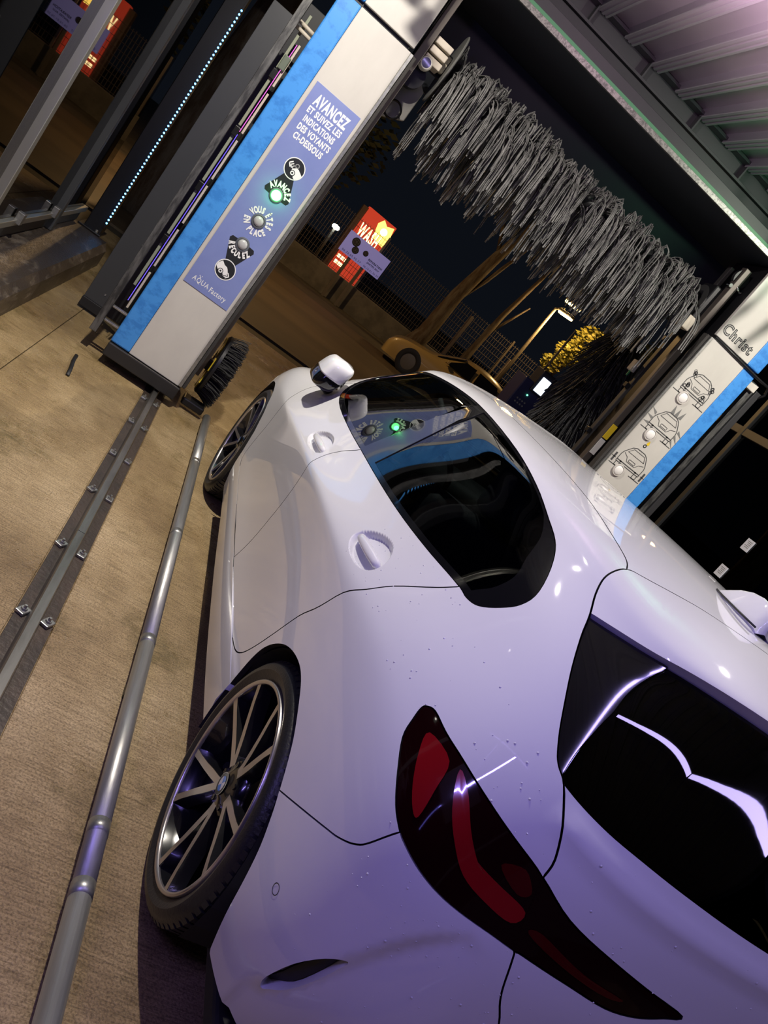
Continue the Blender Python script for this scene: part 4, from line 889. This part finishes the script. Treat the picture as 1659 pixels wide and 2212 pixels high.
        for k in range(3):
            ox, oz = (-.044+.013*k, .012-.004*k) if up else (.040-.013*k, -.024-.001*k)
            d = 1 if up else -1
            ar.append(stroke2([(cx+ox+d*(.016-.003*k), zc+oz+(.018-.004*k)), (cx+ox, zc+oz), (cx+ox+d*(.016-.003*k), zc+oz-(.018-.004*k))], .007-.0015*k))
        on_front(nm+'_icon_arrows', merge(ar), y2-.0007, PRINTWHITE, lab)
    arcs = [arc_text('AVANCEZ', cx, 1.466, .050, 150, 18, .036, .60, .085), arc_text('VOUS', cx, 1.283, .050, 158, 98, .036, .60, .085), arc_text('ÊTES', cx, 1.283, .050, 66, 2, .036, .60, .085),
            arc_text('EN PLACE', cx, 1.283, .086, 196, 328, .036, .60, .085, True), arc_text('RECULEZ', cx, 1.116, .080, 208, 330, .036, .60, .085, True)]
    for vf in arcs: on_front('signal_lettering', vf, y3, PRINTWHITE, lab)
    V, F = merge([fit_line('AQUA', -1.610, -1.500, .762, .800, .004), fit_line('Factory', -1.488, -1.375, .752, .796, .012)]); on_front('maker_lettering', (V, F), y1, PRINTWHITE, lab)
    on_front('maker_drops', merge([disc2(-1.572, .806, .004, 10), disc2(-1.580, .813, .003, 10), disc2(-1.564, .815, .0025, 10)]), y1, PRINTWHITE, lab)
    for z, m, nm in ((1.466, glow('signal_green', (.12, 1.0, .20), 9), 'green_signal_lamp'), (1.283, mat('signal_off', (.42, .42, .42), .35), 'signal_lamp'), (1.116, mat('signal_off'), 'signal_lamp')):
        L = lathe(nm, [(YF-.024, 0), (YF-.023, .014), (YF-.019, .024), (YF-.012, .0300), (YF-.003, .0310)], m, lab, 'Y', 32, (cx, 0, z))
        L2 = lathe('lamp_bezel', [(YF-.003, .044), (YF-.010, .042), (YF-.012, .035), (YF-.008, .0311)], mat('bezel_grey', (.10, .11, .13), .4), lab, 'Y', 32, (cx, 0, z))
    # ---- programme pictures and push lamps on the right column
    def picto(zc, kind):
        S = []; X = lambda p: [(1.545+x, zc+z) for x, z in p]; w = .0058
        body = [(-.115, -.060), (-.115, .005), (-.105, .030), (-.070, .080), (-.040, .096), (.040, .096), (.070, .080), (.105, .030), (.115, .005), (.115, -.060), (-.115, -.060)]
        S.append(stroke2(X(body), w)); S.append(stroke2(X([(-.080, .040), (-.052, .078), (.052, .078), (.080, .040), (-.080, .040)]), w*.7))
        S.append(stroke2(X([(-.030, .002), (.030, .002), (.030, -.016), (-.030, -.016), (-.030, .002)]), w*.7)); S.append(stroke2(X([(-.098, .022), (-.060, .006), (-.040, -.024), (.040, -.024), (.060, .006), (.098, .022)]), w*.7))
        S.append(stroke2(X([(-.115, -.045), (.115, -.045)]), w*1.2)); S.append(stroke2(X([(-.108, -.060), (-.108, -.092), (-.075, -.092), (-.075, -.060)]), w)); S.append(stroke2(X([(.108, -.060), (.108, -.092), (.075, -.092), (.075, -.060)]), w))
        S.append(stroke2(X([(-.155, -.094), (-.050, -.094)]), w)); S.append(stroke2(X([(.050, -.094), (.155, -.094)]), w))
        S.append(stroke2(X([(-.085, -.047), (-.068, -.047)]), .012)); S.append(stroke2(X([(.068, -.047), (.085, -.047)]), .012))
        p = on_front('picture_outline', merge(S), YF-.001, INK, g)
        ex = []
        if kind == 'foam':
            rnd = random.Random(3)
            for (x, z) in [(-.085+rnd.uniform(-.02, .02), .07+rnd.uniform(-.015, .02)) for _ in range(5)]+[(.09+rnd.uniform(-.02, .02), .055+rnd.uniform(-.02, .02)) for _ in range(6)]+[(-.09+rnd.uniform(-.02, .02), -.02+rnd.uniform(-.015, .015)) for _ in range(4)]+[(.08+rnd.uniform(-.02, .02), -.025+rnd.uniform(-.012, .012)) for _ in range(5)]:
                ex.append(disc2(1.545+x, zc+z, rnd.uniform(.010, .014), 16, .0075))
            on_front('foam_bubbles', merge(ex), YF-.0014, INK, p)
        elif kind == 'spray':
            for (ax, az, bx, bz, sp) in ((-.02, .10, -.035, .165, .016), (.015, .10, .015, .165, .016), (.05, .10, .065, .165, .016), (-.118, .03, -.175, .055, .016), (-.12, -.01, -.175, 0, .014), (-.12, -.05, -.165, -.055, .014), (.118, .03, .175, .0, .016), (.12, -.01, .172, -.05, .016), (.12, -.05, .165, -.09, .014)):
                ex.append(([(1.545+ax-sp*.0, zc+az+sp*.7), (1.545+ax+sp*.0, zc+az-sp*.7), (1.545+bx, zc+bz)], [(0, 1, 2)]) if abs(ax) > .1 else ([(1.545+ax-sp, zc+az), (1.545+ax+sp, zc+az), (1.545+bx, zc+bz)], [(0, 1, 2)]))
            for vf in ex: on_front('spray_cone', vf, YF-.0012, mat('spray_grey', (.17, .17, .165), .5), p)
        else:
            [on_front('wheel_brush_picture', merge([stroke2([(1.545+s*.145, zc-.08), (1.545+s*.145, zc-.01)], .016), stroke2([(1.545+s*.128, zc-.045), (1.545+s*.168, zc-.045)], .005)]), YF-.0012, INK, p) for s in (-1, 1)]
        lathe('push_lamp', [(YF-.020, 0), (YF-.019, .024), (YF-.014, .033), (YF-.004, .036)], mat('lamp_white', (.80, .78, .76), .3), p, 'Y', 28, (1.500, 0, zc-.105))
        lathe('lamp_ring', [(YF-.004, .047), (YF-.013, .045), (YF-.014, .038), (YF-.008, .0362)], mat('ring_pale', (.55, .52, .49), .35), p, 'Y', 28, (1.500, 0, zc-.105))
    picto(2.235, 'foam'); picto(1.905, 'spray'); picto(1.575, 'wheel'); picto(1.245, 'wheel'); picto(.915, 'spray')
    on_front('oil_drop', ([(1.545+x, 1.735+z) for x, z in ((0, .03), (.012, .006), (.008, -.006), (-.008, -.006), (-.012, .006))], [(0, 1, 2, 3, 4)]), YF-.0012, YELLOWP, g)
    on_front('key_ring', disc2(1.535, 1.715, .014, 20, .007), YF-.0012, PRINTBLACK, g)
    # maker's name on the right fascia: dark outlined letters
    Vi, Fi = glyphs('Christ', 1.0, 1.0, -.022); xs = [v[0] for v in Vi]; zs = [v[1] for v in Vi]
    put = lambda V: [(1.388+(x-min(xs))/(max(xs)-min(xs))*.275, 2.622+(z-min(zs))/(max(zs)-min(zs))*.066) for x, z in V]
    Vo, Fo = glyphs('Christ', 1.0, 1.0, .045); on_front('fascia_lettering_outline', (put(Vo), Fo), YF-.001, PRINTBLACK, g)
    on_front('fascia_lettering', (put(Vi), Fi), YF-.0016, mat('letter_grey', (.45, .44, .42), .5), g)
    box('yellow_sticker', (1.30, 3.650, 1.58), (1.345, 3.656, 1.70), YELLOWP, g, .001); box('white_sticker', (1.30, 3.650, 1.44), (1.345, 3.656, 1.57), mat('sticker_white', (.6, .58, .55), .5), g, .001)
    box('sensor_box', (1.27, 3.95, 2.08), (1.31, 4.02, 2.17), mat('sensor_grey', (.42, .40, .38), .5), g, .006)
    box('sensor_cable', (1.285, 3.98, 2.04), (1.295, 3.99, 2.08), mat('cable_green', (.05, .3, .12), .5), g, 0)
    settle(g, (0, 3.8, 0))
    return g
build_gantry()

# ------------------------------------------------------------------ brushes
BRISTLE = mat('grey_bristle', (.20, .195, .19), .5, noise=((.045, .045, .045), 12, (1, 1, 1), .35, .65))
def strands(n, x0, x1, ax_y, ax_z, hub, length, rad, rnd, sides=3, seg=12):
    """bristles in small bundles: they leave the shaft radially, arch over and hang"""
    parts = []
    for k in range(n):
        x = rnd.uniform(x0, x1); th = rnd.uniform(0, 2*math.pi); bend = rnd.uniform(.8, 1.3); lean = rnd.uniform(-.07, .07); lx = rnd.uniform(-.45, .45); L0 = length*rnd.uniform(.80, 1.06)
        for q in range(3):
            t2 = th+rnd.uniform(-.10, .10); d = Vector((lx+rnd.uniform(-.06, .06), math.cos(t2), math.sin(t2))); p = Vector((x+rnd.uniform(-.012, .012), ax_y+hub*d.y, ax_z+hub*d.z)); pts = [p.copy()]
            up = .55+.45*max(d.z, 0); L = L0*rnd.uniform(.92, 1.04)
            for s in range(seg):
                t = (s+1)/seg; w = min(1, (t*2.6*bend*up)**1.4); dd = (d*(1-w)+Vector((lean, d.y*.16, -1))*w).normalized(); p = p+dd*(L/seg); pts.append(p.copy())
            parts.append(tube_data(pts, rad*rnd.uniform(.8, 1.15), sides, False))
    return merge(parts)
rnd = random.Random(11)
rb = empty('roof_brush', (0, 0, 0), 'long horizontal brush with drooping grey bristles hung across the gantry', 'brush')
tube('brush_shaft', [(-1.25, 3.86, 2.685), (1.33, 3.86, 2.70)], .075, BLACKMETAL, rb, 20)
V, F = strands(760, -1.03, 1.17, 3.86, 2.68, .078, .50, .0050, rnd)
tag(raw('bristles', V, F, BRISTLE, rb, True), kind='stuff')
DISC = mat('brush_disc_grey', (.20, .20, .19), .45, .3)
lathe('end_disc', [(-.006, .03), (-.006, .215), (0, .222), (.006, .215), (.006, .03)], DISC, rb, 'X', 48, (-1.075, 3.86, 2.685))
lathe('end_disc', [(-.006, .03), (-.006, .14), (0, .146), (.006, .14), (.006, .03)], mat('disc_dark', (.05, .05, .05), .5, .3), rb, 'X', 48, (1.245, 3.86, 2.70))
HS = mat('motor_cream', (.56, .50, .41), .5)
for k in range(3): box('motor_fin_block', (-1.235+.0*k, 3.70, 2.615+.055*k), (-1.115, 3.84, 2.655+.055*k), HS, rb, .006)
lathe('motor_cap', [(-.02, 0), (-.02, .034), (.0, .042), (.03, .042)], mat('cap_pale', (.6, .58, .52), .5), rb, 'Y', 24, (-1.205, 3.69, 2.60)); lathe('motor_sight_glass', [(3.668, 0), (3.668, .028)], GLOSSBLK, rb, 'Y', 24, (-1.205, 0, 2.60))
box('gear_housing', (-1.14, 3.78, 2.63), (-1.085, 3.92, 2.74), mat('gear_pale', (.62, .58, .45), .5, noise=((.3, .27, .2), 20, (1, 1, 1), .4, .6)), rb, .012)
lathe('gear_case', [(-.05, 0), (-.05, .075), (.05, .075), (.05, 0)], BLACKMETAL, rb, 'Y', 28, (-1.22, 3.80, 2.52))
prism('bracket_plate', [(-1.26, 2.22), (-1.10, 2.30), (-1.10, 2.50), (-1.26, 2.62)], 3.86, 3.90, 'XZ', mat('bracket_grey', (.16, .155, .14), .5, .3), rb, .006)
lathe('cable_ring', [(-.012, .052), (0, .060), (.012, .052), (0, .046)], BLACKMETAL, rb, 'Y', 24, (-1.20, 3.80, 2.30), True)
lathe('motor_cone', [(0, .02), (.02, .05), (.10, .03), (.10, 0)], mat('cone_grey', (.30, .29, .27), .5), rb, 'X', 20, (1.25, 3.90, 2.80))
tube('drive_rod', [(1.24, 3.80, 2.56), (1.30, 3.78, 2.86)], .009, CHROME, rb, 8)
box('carrier_block', (1.20, 3.70, 2.50), (1.29, 3.80, 2.60), HS, rb, .008)
box('carrier_plate', (1.24, 3.72, 2.58), (1.33, 3.90, 2.86), BLACKMETAL, rb, .01)
lathe('pulley', [(-.015, .02), (-.015, .06), (0, .052), (.015, .06), (.015, .02)], BLACKMETAL, rb, 'Y', 24, (1.33, 3.70, 2.98))
lathe('pulley_nut', [(3.66, 0), (3.66, .014), (3.70, .014)], CHROME, rb, 'Y', 10, (1.285, 0, 2.90)); tube('hose_clip', [(1.33, 3.66, 2.92), (1.37, 3.66, 2.90), (1.40, 3.67, 2.93)], .008, CHROME, rb, 8)
settle(rb, (0, 3.86, 2.2))
sb = empty('side_brush', (0, 0, 0), 'upright dark side brush standing behind the right gantry column', 'brush')
tube('brush_shaft', [(1.42, 4.55, .35), (1.42, 4.55, 2.6)], .05, BLACKMETAL, sb, 14)
parts = []
for k in range(1500):
    z = rnd.uniform(.55, 2.35); th = rnd.uniform(0, 2*math.pi); p = Vector((1.42+.05*math.cos(th), 4.55+.05*math.sin(th), z)); d = Vector((math.cos(th), math.sin(th), .1)); pts = [p.copy()]; L = rnd.uniform(.30, .42)
    for s in range(6):
        w = min(1, ((s+1)/6*1.9)**1.3); p = p+(d*(1-w)+Vector((d.x*.45, d.y*.45, -1))*w).normalized()*L/6; pts.append(p.copy())
    parts.append(tube_data(pts, .0042, 3, False))
V, F = merge(parts); tag(raw('bristles', V, F, mat('dark_bristle', (.035, .035, .037), .6, noise=((.10, .10, .10), 30, (1, 1, 1), .45, .7)), sb, True), kind='stuff')
settle(sb, (1.42, 4.55, .35))
wb = empty('wheel_brush', (0, 0, 0), 'round black wheel brush with yellow hub plate beside the left column base', 'brush')
lathe('hub_plate', [(-.012, 0), (-.012, .21), (0, .225), (.02, .225), (.02, 0)], BLACKMETAL, wb, 'X', 40, (-1.195, 3.84, .335))
for a in (20, 80, 140, 200, 260, 320):
    b0 = bmesh.new(); bm_box(b0, (-.020, -.05, .09), (-.012, .05, .20), .004, Matrix.Rotation(math.radians(a), 4, 'X')); o = from_bm('hub_segment', b0, mat('yellow_gloss', (.80, .58, .04), .18, .3, 1), wb); o.location = (-1.195, 3.84, .335)
parts = []
for k in range(1500):
    th = rnd.uniform(0, 2*math.pi); r = rnd.uniform(.07, .225); c, s_ = math.cos(th), math.sin(th); p0 = Vector((-1.178, 3.84+r*c, .335+r*s_)); q = Vector((1, c*rnd.uniform(.0, .45), s_*rnd.uniform(.0, .45))).normalized()
    parts.append(tube_data([p0, p0+q*.06, p0+q*rnd.uniform(.10, .13)+Vector((0, 0, -.008))], .0032, 3, False))
V, F = merge(parts); tag(raw('bristles', V, F, mat('black_bristle', (.012, .012, .012), .5), wb, True), kind='stuff')
box('swing_arm', (-1.31, 3.80, .28), (-1.19, 3.88, .36), BLACKMETAL, wb, .01); box('arm_foot', (-1.24, 3.66, .03), (-1.08, 3.80, .08), BLACKMETAL, wb, .01)
settle(wb, (-1.19, 3.84, .1))
# coloured LED spots of the wash bay
area_light('green_bay_led', (1.5, 2.7, 3.2), (1.4, 2.9, 3.7), .5, .1, 9, (.35, 1.0, .5)); area_light('magenta_bay_led', (-.3, 2.5, 3.2), (-.2, 2.7, 3.7), .6, .1, 10, (1.0, .6, .85))
point_light('signal_glow', (-1.479, 3.46, 1.466), .45, (.04, 1.0, .14), .02)

# ================================================================== THE STREET BEHIND
CORTEN = mat('wall_render', (.16, .15, .14), .8, noise=((.10, .095, .09), 2, (1, 1, 1), .4, .6))
wl = tag(box('garden_wall', (-.6, 20.6, -.1), (16, 20.85, .62), CORTEN, None, .02), 'low grey rendered wall below the mesh fence across the road', 'wall')
fence = empty('mesh_fence', (0, 0, 0), 'tall grey wire mesh fence standing on the low wall across the road', 'fence')
FM = mat('fence_grey', (.16, .14, .13), .55, .3)
parts = []
for k in range(190):
    x = -.5+k*.086; parts.append(tube_data([(x, 20.72, .625), (x, 20.72, 2.15)], .006, 3, False))
for k in range(9): parts.append(tube_data([(-.5, 20.71, .66+k*.18), (15.8, 20.71, .66+k*.18)], .007, 3, False))
V, F = merge(parts); tag(raw('wire_mesh', V, F, FM, fence), kind='stuff')
for k in range(8): box('fence_post', (-.5+k*2.3, 20.69, .621), (-.44+k*2.3, 20.75, 2.22), FM, fence, .004)
settle(fence, (7.5, 20.72, .62))
def bar(name, x, z0, z1, lab):
    o = box(name, (x-.05, 20.2, z0), (x+.05, 20.3, z1), mat('post_pale', (.42, .36, .30), .6), None, .01); tag(o, lab, 'post'); return o
bar('fence_marker_post', 4.85, -.06, 2.0, 'taller pale square post beside the leaning tree trunk'); bar('fence_marker_post', 6.55, -.06, 1.75, 'shorter pale square post beside the two-headed street lamp')
# billboard with wheels
bb = empty('billboard', (0, 0, 0), 'violet lit billboard with wheel pictures on two posts by the fence', 'billboard')
BX0, BX1, BZ0, BZ1, BY = .82, 2.12, 1.16, 1.75, 20.2
bd = box('board', (BX0, BY, BZ0), (BX1, BY+.04, BZ1), mat('board_violet', (.34, .34, .78), .5, emit=(.16, .16, .42, .55)), bb, .005)
def BBP(n, VF, m, dy=.004): return on_front(n, VF, BY-dy, m, bd)
for (x, z, r) in ((1.10, 1.58, .115), (1.20, 1.40, .095), (1.47, 1.50, .075)):
    BBP('wheel_picture', disc2(x, z, r, 32), PRINTBLACK); BBP('wheel_picture_rim', disc2(x, z, r*.72, 28, r*.62), mat('pic_grey', (.10, .10, .16), .5), .006)
    BBP('wheel_picture_spokes', merge([stroke2([(x, z), (x+r*.62*math.cos(a), z+r*.62*math.sin(a))], r*.13) for a in np.linspace(0, 2*math.pi, 6)[:-1]]), mat('pic_grey'), .006)
DKV = mat('board_ink', (.05, .05, .16), .5)
BBP('phone_number', fit_line('06.76.05.95.77', .90, 1.50, 1.20, 1.255, .0), DKV); BBP('board_heading', fit_line('REPARATION', 1.62, 2.06, 1.40, 1.46, .03), PRINTBLACK); BBP('board_heading', fit_line('JANTES ALU', 1.62, 2.02, 1.31, 1.37, .03), PRINTBLACK)
BBP('phone_number', fit_line('06.16.01.76.20', 1.60, 2.09, 1.20, 1.25, .0), DKV)
for x in (1.20, 1.62): box('board_post', (x-.04, BY+.05, -.06), (x+.04, BY+.11, BZ1-.05), FM, bb, .004)
settle(bb, (1.45, BY, -.06))
# lit red sign beyond
ls = empty('illuminated_sign', (0, 0, 0), 'glowing red and yellow sign tower behind the violet billboard', 'sign')
body = box('sign_body', (1.02, 21.6, -.06), (1.95, 21.95, 2.55), mat('sign_red', (.30, .03, .02), .5, emit=(.85, .07, .03, .55)), ls, .01)
on_front('sign_flame', ([(1.55, 1.95), (1.92, 1.9), (1.95, 2.25), (1.90, 2.5), (1.70, 2.42), (1.55, 2.52), (1.45, 2.35)], [tuple(range(7))]), 21.594, glow('sign_yellow', (1.0, .62, .10), 3.0), body)
on_front('sign_glow_disc', disc2(1.72, 2.25, .10, 24), 21.590, glow('sign_hot', (1.0, .9, .45), 9), body)
V, F = fit_line('WASH', 1.10, 1.78, 1.70, 2.12, .03); on_front('sign_lettering', (V, F), 21.588, glow('sign_cream', (1.0, .72, .32), 3.2), body)
on_front('sign_lower_panel', merge([([(x, z), (x+.10, z), (x+.10, z+.10), (x, z+.10)], [(0, 1, 2, 3)]) for x, z in ((1.05, .95), (1.17, .95), (1.30, .95), (1.07, .78), (1.19, .78), (1.30, .78))]), 21.590, glow('sign_cream'), body)
box('sign_side', (.86, 21.65, -.06), (1.02, 21.95, 2.5), mat('sign_brown', (.12, .08, .06), .6), ls, .01); settle(ls, (1.5, 21.8, -.06))
# street lamps
def street_lamp(x, y, h, lab, heads, power, arm=.55):
    t = empty('street_lamp', (x, y, -.06), lab, 'street lamp'); P = mat('lamp_post_grey', (.24, .21, .17), .5, .3)
    V, F = tube_data([(0, 0, 0), (0, 0, h*.5), (0, 0, h)], [.07, .055, .04], 12); raw('pole', V, F, P, t, True)
    for (dx, dy, dz) in heads:
        V, F = tube_data([(0, 0, h-.03), (dx*.35, dy*.35, h+.07), (dx*.6, dy*.6, h+.10)], .03, 8); raw('arm', V, F, P, t, True)
        b = bmesh.new(); bm_box(b, (-.27, -.10, -.03), (.27, .10, .05), .03); bmesh.ops.transform(b, matrix=Matrix.Translation((dx, dy, h+.10+dz)) @ Matrix.Rotation(math.atan2(dy, dx), 4, 'Z'), verts=b.verts); hd = from_bm('lamp_head', b, P, t)
        b = bmesh.new(); bm_box(b, (-.25, -.09, -.085), (.25, .09, -.025), .03); bmesh.ops.transform(b, matrix=Matrix.Translation((dx, dy, h+.10+dz)) @ Matrix.Rotation(math.atan2(dy, dx), 4, 'Z'), verts=b.verts); from_bm('lamp_lens', b, glow('sodium_lens', (1.0, .66, .20), 22), hd)
        point_light('sodium_light', (x+dx, y+dy, h-.12), power, (1.0, .60, .22), .15)
    return t
street_lamp(6.50, 20.0, 3.65, 'street lamp with two glowing heads beside the yellow-lit tree', [(.30, -.1, .27), (.20, -.4, -.08)], 140)
street_lamp(13.6, 20.5, 4.15, 'street lamp with a single glowing head beyond the right glass wall', [(.60, -.1, 0)], 120)
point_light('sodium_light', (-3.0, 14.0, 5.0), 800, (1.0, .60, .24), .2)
far = tag(lathe('distant_lamp', [(-.10, 0), (-.08, .07), (0, .10), (.08, .07), (.10, 0)], glow('far_white', (.9, 1.0, .85), 12), None, 'X', 16, (1.36, 30, 1.55)), 'small white lamp glowing far behind the fence', 'lamp'); far.scale = (1.6, 1, 1); far.location = (1.36*(1-1.6), 0, 0)
tube('lamp_stem', [(0+1.36, 30, -.1), (1.36, 30, 1.48)], .03, FM, far, 8)
# trees
BARK = mat('tree_bark', (.13, .11, .09), .85, noise=((.07, .045, .028), 9, (1, 1, .25), .4, .6), bump=(25, .9, (1, 1, .25)))
def tree(name, base, pts, rad, branches, lab, leaves=None, leafmat=None, cat='tree', grp=None):
    t = empty(name, base, lab, cat, grp); V, F = tube_data(pts, rad, 12); raw('trunk', V, F, BARK, t, True)
    for (bp, br) in branches: V, F = tube_data(bp, br, 8); raw('branch', V, F, BARK, t, True)
    if leaves:
        r2 = random.Random(len(lab)); parts = []
        for (c, R, n, sz) in leaves:
            for _ in range(n):
                while True:
                    v = Vector((r2.uniform(-1, 1), r2.uniform(-1, 1), r2.uniform(-1, 1)))
                    if v.length < 1: break
                p = Vector(c)+Vector((v.x*R[0], v.y*R[1], v.z*R[2])); a = Vector((r2.uniform(-1, 1), r2.uniform(-1, 1), r2.uniform(-1, 1))).normalized(); x, y = frame_of(a); s = sz*r2.uniform(.6, 1.3)
                parts.append(([p-x*s, p+y*s*.45, p+x*s, p-y*s*.45], [(0, 1, 2, 3)]))
        V, F = merge(parts); tag(raw('foliage', V, F, leafmat, t), kind='stuff')
    return t
DKLEAF = mat('dark_leaf', (.030, .038, .018), .7); LITLEAF = mat('lit_leaf', (.34, .30, .055), .6, noise=((.16, .17, .035), 3, (1, 1, 1), .35, .65))  # the yellow lamp light on the leaves is put into their colour
tree('leaning_tree', (3.9, 19.6, -.06), [(-.25, 0, 0), (0, 0, .9), (.05, 0, 2.2), (.28, 0, 3.6), (.6, 0, 5.2)], [.34, .24, .19, .15, .09], [([(.02, 0, 1.9), (.45, 0, 3.0), (.85, 0, 4.4)], [.08, .06, .03]), ([(.28, 0, 3.6), (-.4, 0, 4.8), (-.9, 0, 6)], [.06, .05, .02])], 'leaning tree trunk with forked bough in front of the mesh fence', [((-.6, 0, 6.2), (1.4, 1.2, .9), 900, .12)], DKLEAF)
tree('slender_tree', (5.25, 20.1, -.06), [(0, 0, 0), (.12, 0, 1.2), (.22, 0, 2.6), (.5, 0, 4.4)], [.15, .11, .08, .04], [([(.2, 0, 2.0), (.7, 0, 3.2)], [.05, .02])], 'slender dark leafless tree beside the leaning trunk')
tree('yellow_lit_tree', (7.75, 20.5, -.06), [(0, 0, 0), (-.05, 0, 1.2), (-.02, 0, 2.4)], [.14, .10, .05], [([(-.02, 0, 1.6), (.25, 0, 2.6), (.5, 0, 3.3)], [.06, .04, .02]), ([(-.03, 0, 1.5), (-.3, 0, 2.2)], [.05, .02])], 'small tree with yellow lit leaves beside the two-headed street lamp', [((.45, 0, 3.55), (.55, .4, .55), 620, .09), ((.10, 0, 2.95), (.40, .4, .36), 380, .085), ((-.12, 0, 2.45), (.30, .3, .26), 240, .08)], LITLEAF, 'tree')
tree('rough_bark_tree', (-2.75, 10.6, -.06), [(0, 0, 0), (0, 0, 1.6), (.1, 0, 3.4), (.3, 0, 6)], [.30, .27, .24, .18], [([(0, 0, 1.2), (-.35, 0, 1.9)], [.07, .03])], 'thick rough-barked trunk lit orange beyond the glass wall', [((.3, 0, 6.6), (2, 2, 1.2), 700, .13)], DKLEAF)
for (x, y, z, r, lab) in ((12.6, 24, 3.2, 2.4, 'dark round tree beyond the single-headed street lamp'), (-1.5, 25, 3.6, 2.6, 'dark broad tree far behind the red sign')):
    tree('dark_tree', (x, y, -.06), [(0, 0, 0), (0, 0, z)], [.2, .12], [], lab, [((0, 0, z+.4), (r, r, r*.8), 1400, .16)], DKLEAF)
# payment kiosk with lit screen
k = empty('payment_kiosk', (0, 0, 0), 'dark blue payment kiosk with a lit white screen behind the yellow car', 'kiosk')
KB = mat('kiosk_blue', (.025, .025, .12), .4)
box('kiosk_body', (3.10, 10.0, -.06), (3.62, 10.45, 1.62), KB, k, .02); box('kiosk_head', (3.26, 9.98, 1.48), (3.54, 10.3, 1.86), mat('kiosk_dark', (.015, .015, .03), .4), k, .02)
box('screen', (3.315, 9.965, 1.515), (3.475, 9.982, 1.765), glow('screen_white', (.75, .85, 1.0), 2.4), k, .004)
lathe('status_light', [(9.985, 0), (9.980, .012), (9.99, .014)], glow('led_green', (.1, 1, .3), 5), k, 'Y', 10, (3.30, 0, 1.40))
for i in range(8): lathe('key_button', [(9.995, 0), (9.988, .014), (10.0, .016)], mat('key_grey', (.25, .25, .3), .4), k, 'Y', 10, (3.20+.05*(i % 4), 0, 1.28-.06*(i//4)))
for z in (1.95, 2.25): box('sign_arm', (3.30, 10.1, z), (3.36, 10.14, z+.03), FM, k, .002)
tube('kiosk_mast', [(3.33, 10.2, 1.6), (3.33, 10.2, 2.6)], .02, FM, k, 8)
settle(k, (3.36, 10.2, -.06))

# parked car across the forecourt
def parked_car():
    t = empty('parked_coupe', (0, 0, 0), 'tan low coupe parked across the road in front of the mesh fence', 'car'); P = mat('tan_car_paint', (.40, .29, .12), .35, 0, .8)
    L, W = 3.9, 1.62
    st = [(0, .36, .42), (.12, .60, .50), (.5, .70, .62), (1.15, .76, .66), (1.6, 1.02, .66), (1.95, 1.17, .66), (2.5, 1.20, .66), (3.1, 1.10, .66), (3.5, .84, .62), (3.85, .74, .55), (3.9, .45, .45)]
    V, F = [], []
    for (x, h, zb) in st:
        g = max(0, h-.74); wb = W/2*(.86 if x in (0, 3.9) else .97 if x in (.12, 3.85) else 1)
        for (w, z) in ((-wb*.96, .16), (-wb, .40), (-wb*.97, min(h, zb)), (-wb*(.93 if g == 0 else .86), min(h, .76)), (-wb*(.80 if g == 0 else .66), h-.02), (0, h+.015), (wb*(.80 if g == 0 else .66), h-.02), (wb*(.93 if g == 0 else .86), min(h, .76)), (wb*.97, min(h, zb)), (wb, .40), (wb*.96, .16)): V.append((x, w, z))
    n = 11
    for i in range(len(st)-1):
        for j in range(n-1): F.append((i*n+j, i*n+j+1, (i+1)*n+j+1, (i+1)*n+j))
    F += [tuple(range(n)), tuple(range((len(st)-1)*n, len(st)*n))[::-1]]
    b = bmesh.new(); vs = [b.verts.new(v) for v in V]
    for f in F: b.faces.new([vs[i] for i in f])
    o = from_bm('body', b, P, t); md = o.modifiers.new('s', 'SUBSURF'); md.levels = 2; md.render_levels = 2; o.data.shade_smooth()
    D = GLOSSBLK
    for s in (-1, 1):
        def pane(nm, pts): raw(nm, [(x, s*y, z) for x, y, z in pts], [tuple(range(len(pts)))], D, t)
        pane('side_window', [(1.42, .735, .80), (2.15, .735, .80), (2.15, .60, 1.09), (1.86, .60, 1.08)]); pane('quarter_window', [(2.25, .735, .80), (2.95, .72, .82), (2.80, .60, 1.06), (2.25, .60, 1.09)])
        for x in (.72, 3.15):
            lathe('wheel', [(-.09, .18), (-.10, .22), (-.09, .30), (0, .31), (.09, .30), (.10, .22), (.09, .18)], TYRE, t, 'Y', 28, (x, s*.72, .31)); lathe('hub', [(-.09, 0), (-.092, .06), (-.085, .18), (.085, .18), (.092, .06), (.09, 0)], mat('hub_grey', (.18, .17, .15), .4, .6), t, 'Y', 24, (x, s*.72, .31))
        box('mirror', (1.45, s*.80-.05, .80), (1.53, s*.80+.05, .88), P, t, .02)
    raw('windscreen', [(1.20, -.60, .80), (1.20, .60, .80), (1.84, .46, 1.115), (1.84, -.46, 1.115)], [(0, 1, 2, 3)], D, t); raw('rear_screen', [(3.46, -.58, .87), (3.46, .58, .87), (3.02, .46, 1.135), (3.02, -.46, 1.135)], [(0, 1, 2, 3)], D, t)
    for s in (-1, 1): box('rear_lamp', (3.86, s*.55-.16, .58), (3.895, s*.55+.16, .68), LAMPRED, t, .01)
    t.location = (2.55, 16.8, -.05); t.rotation_euler = (0, 0, math.radians(-14)); t.scale = (.95, 1, 1.02)
    return t
parked_car()
CAR = build_car()
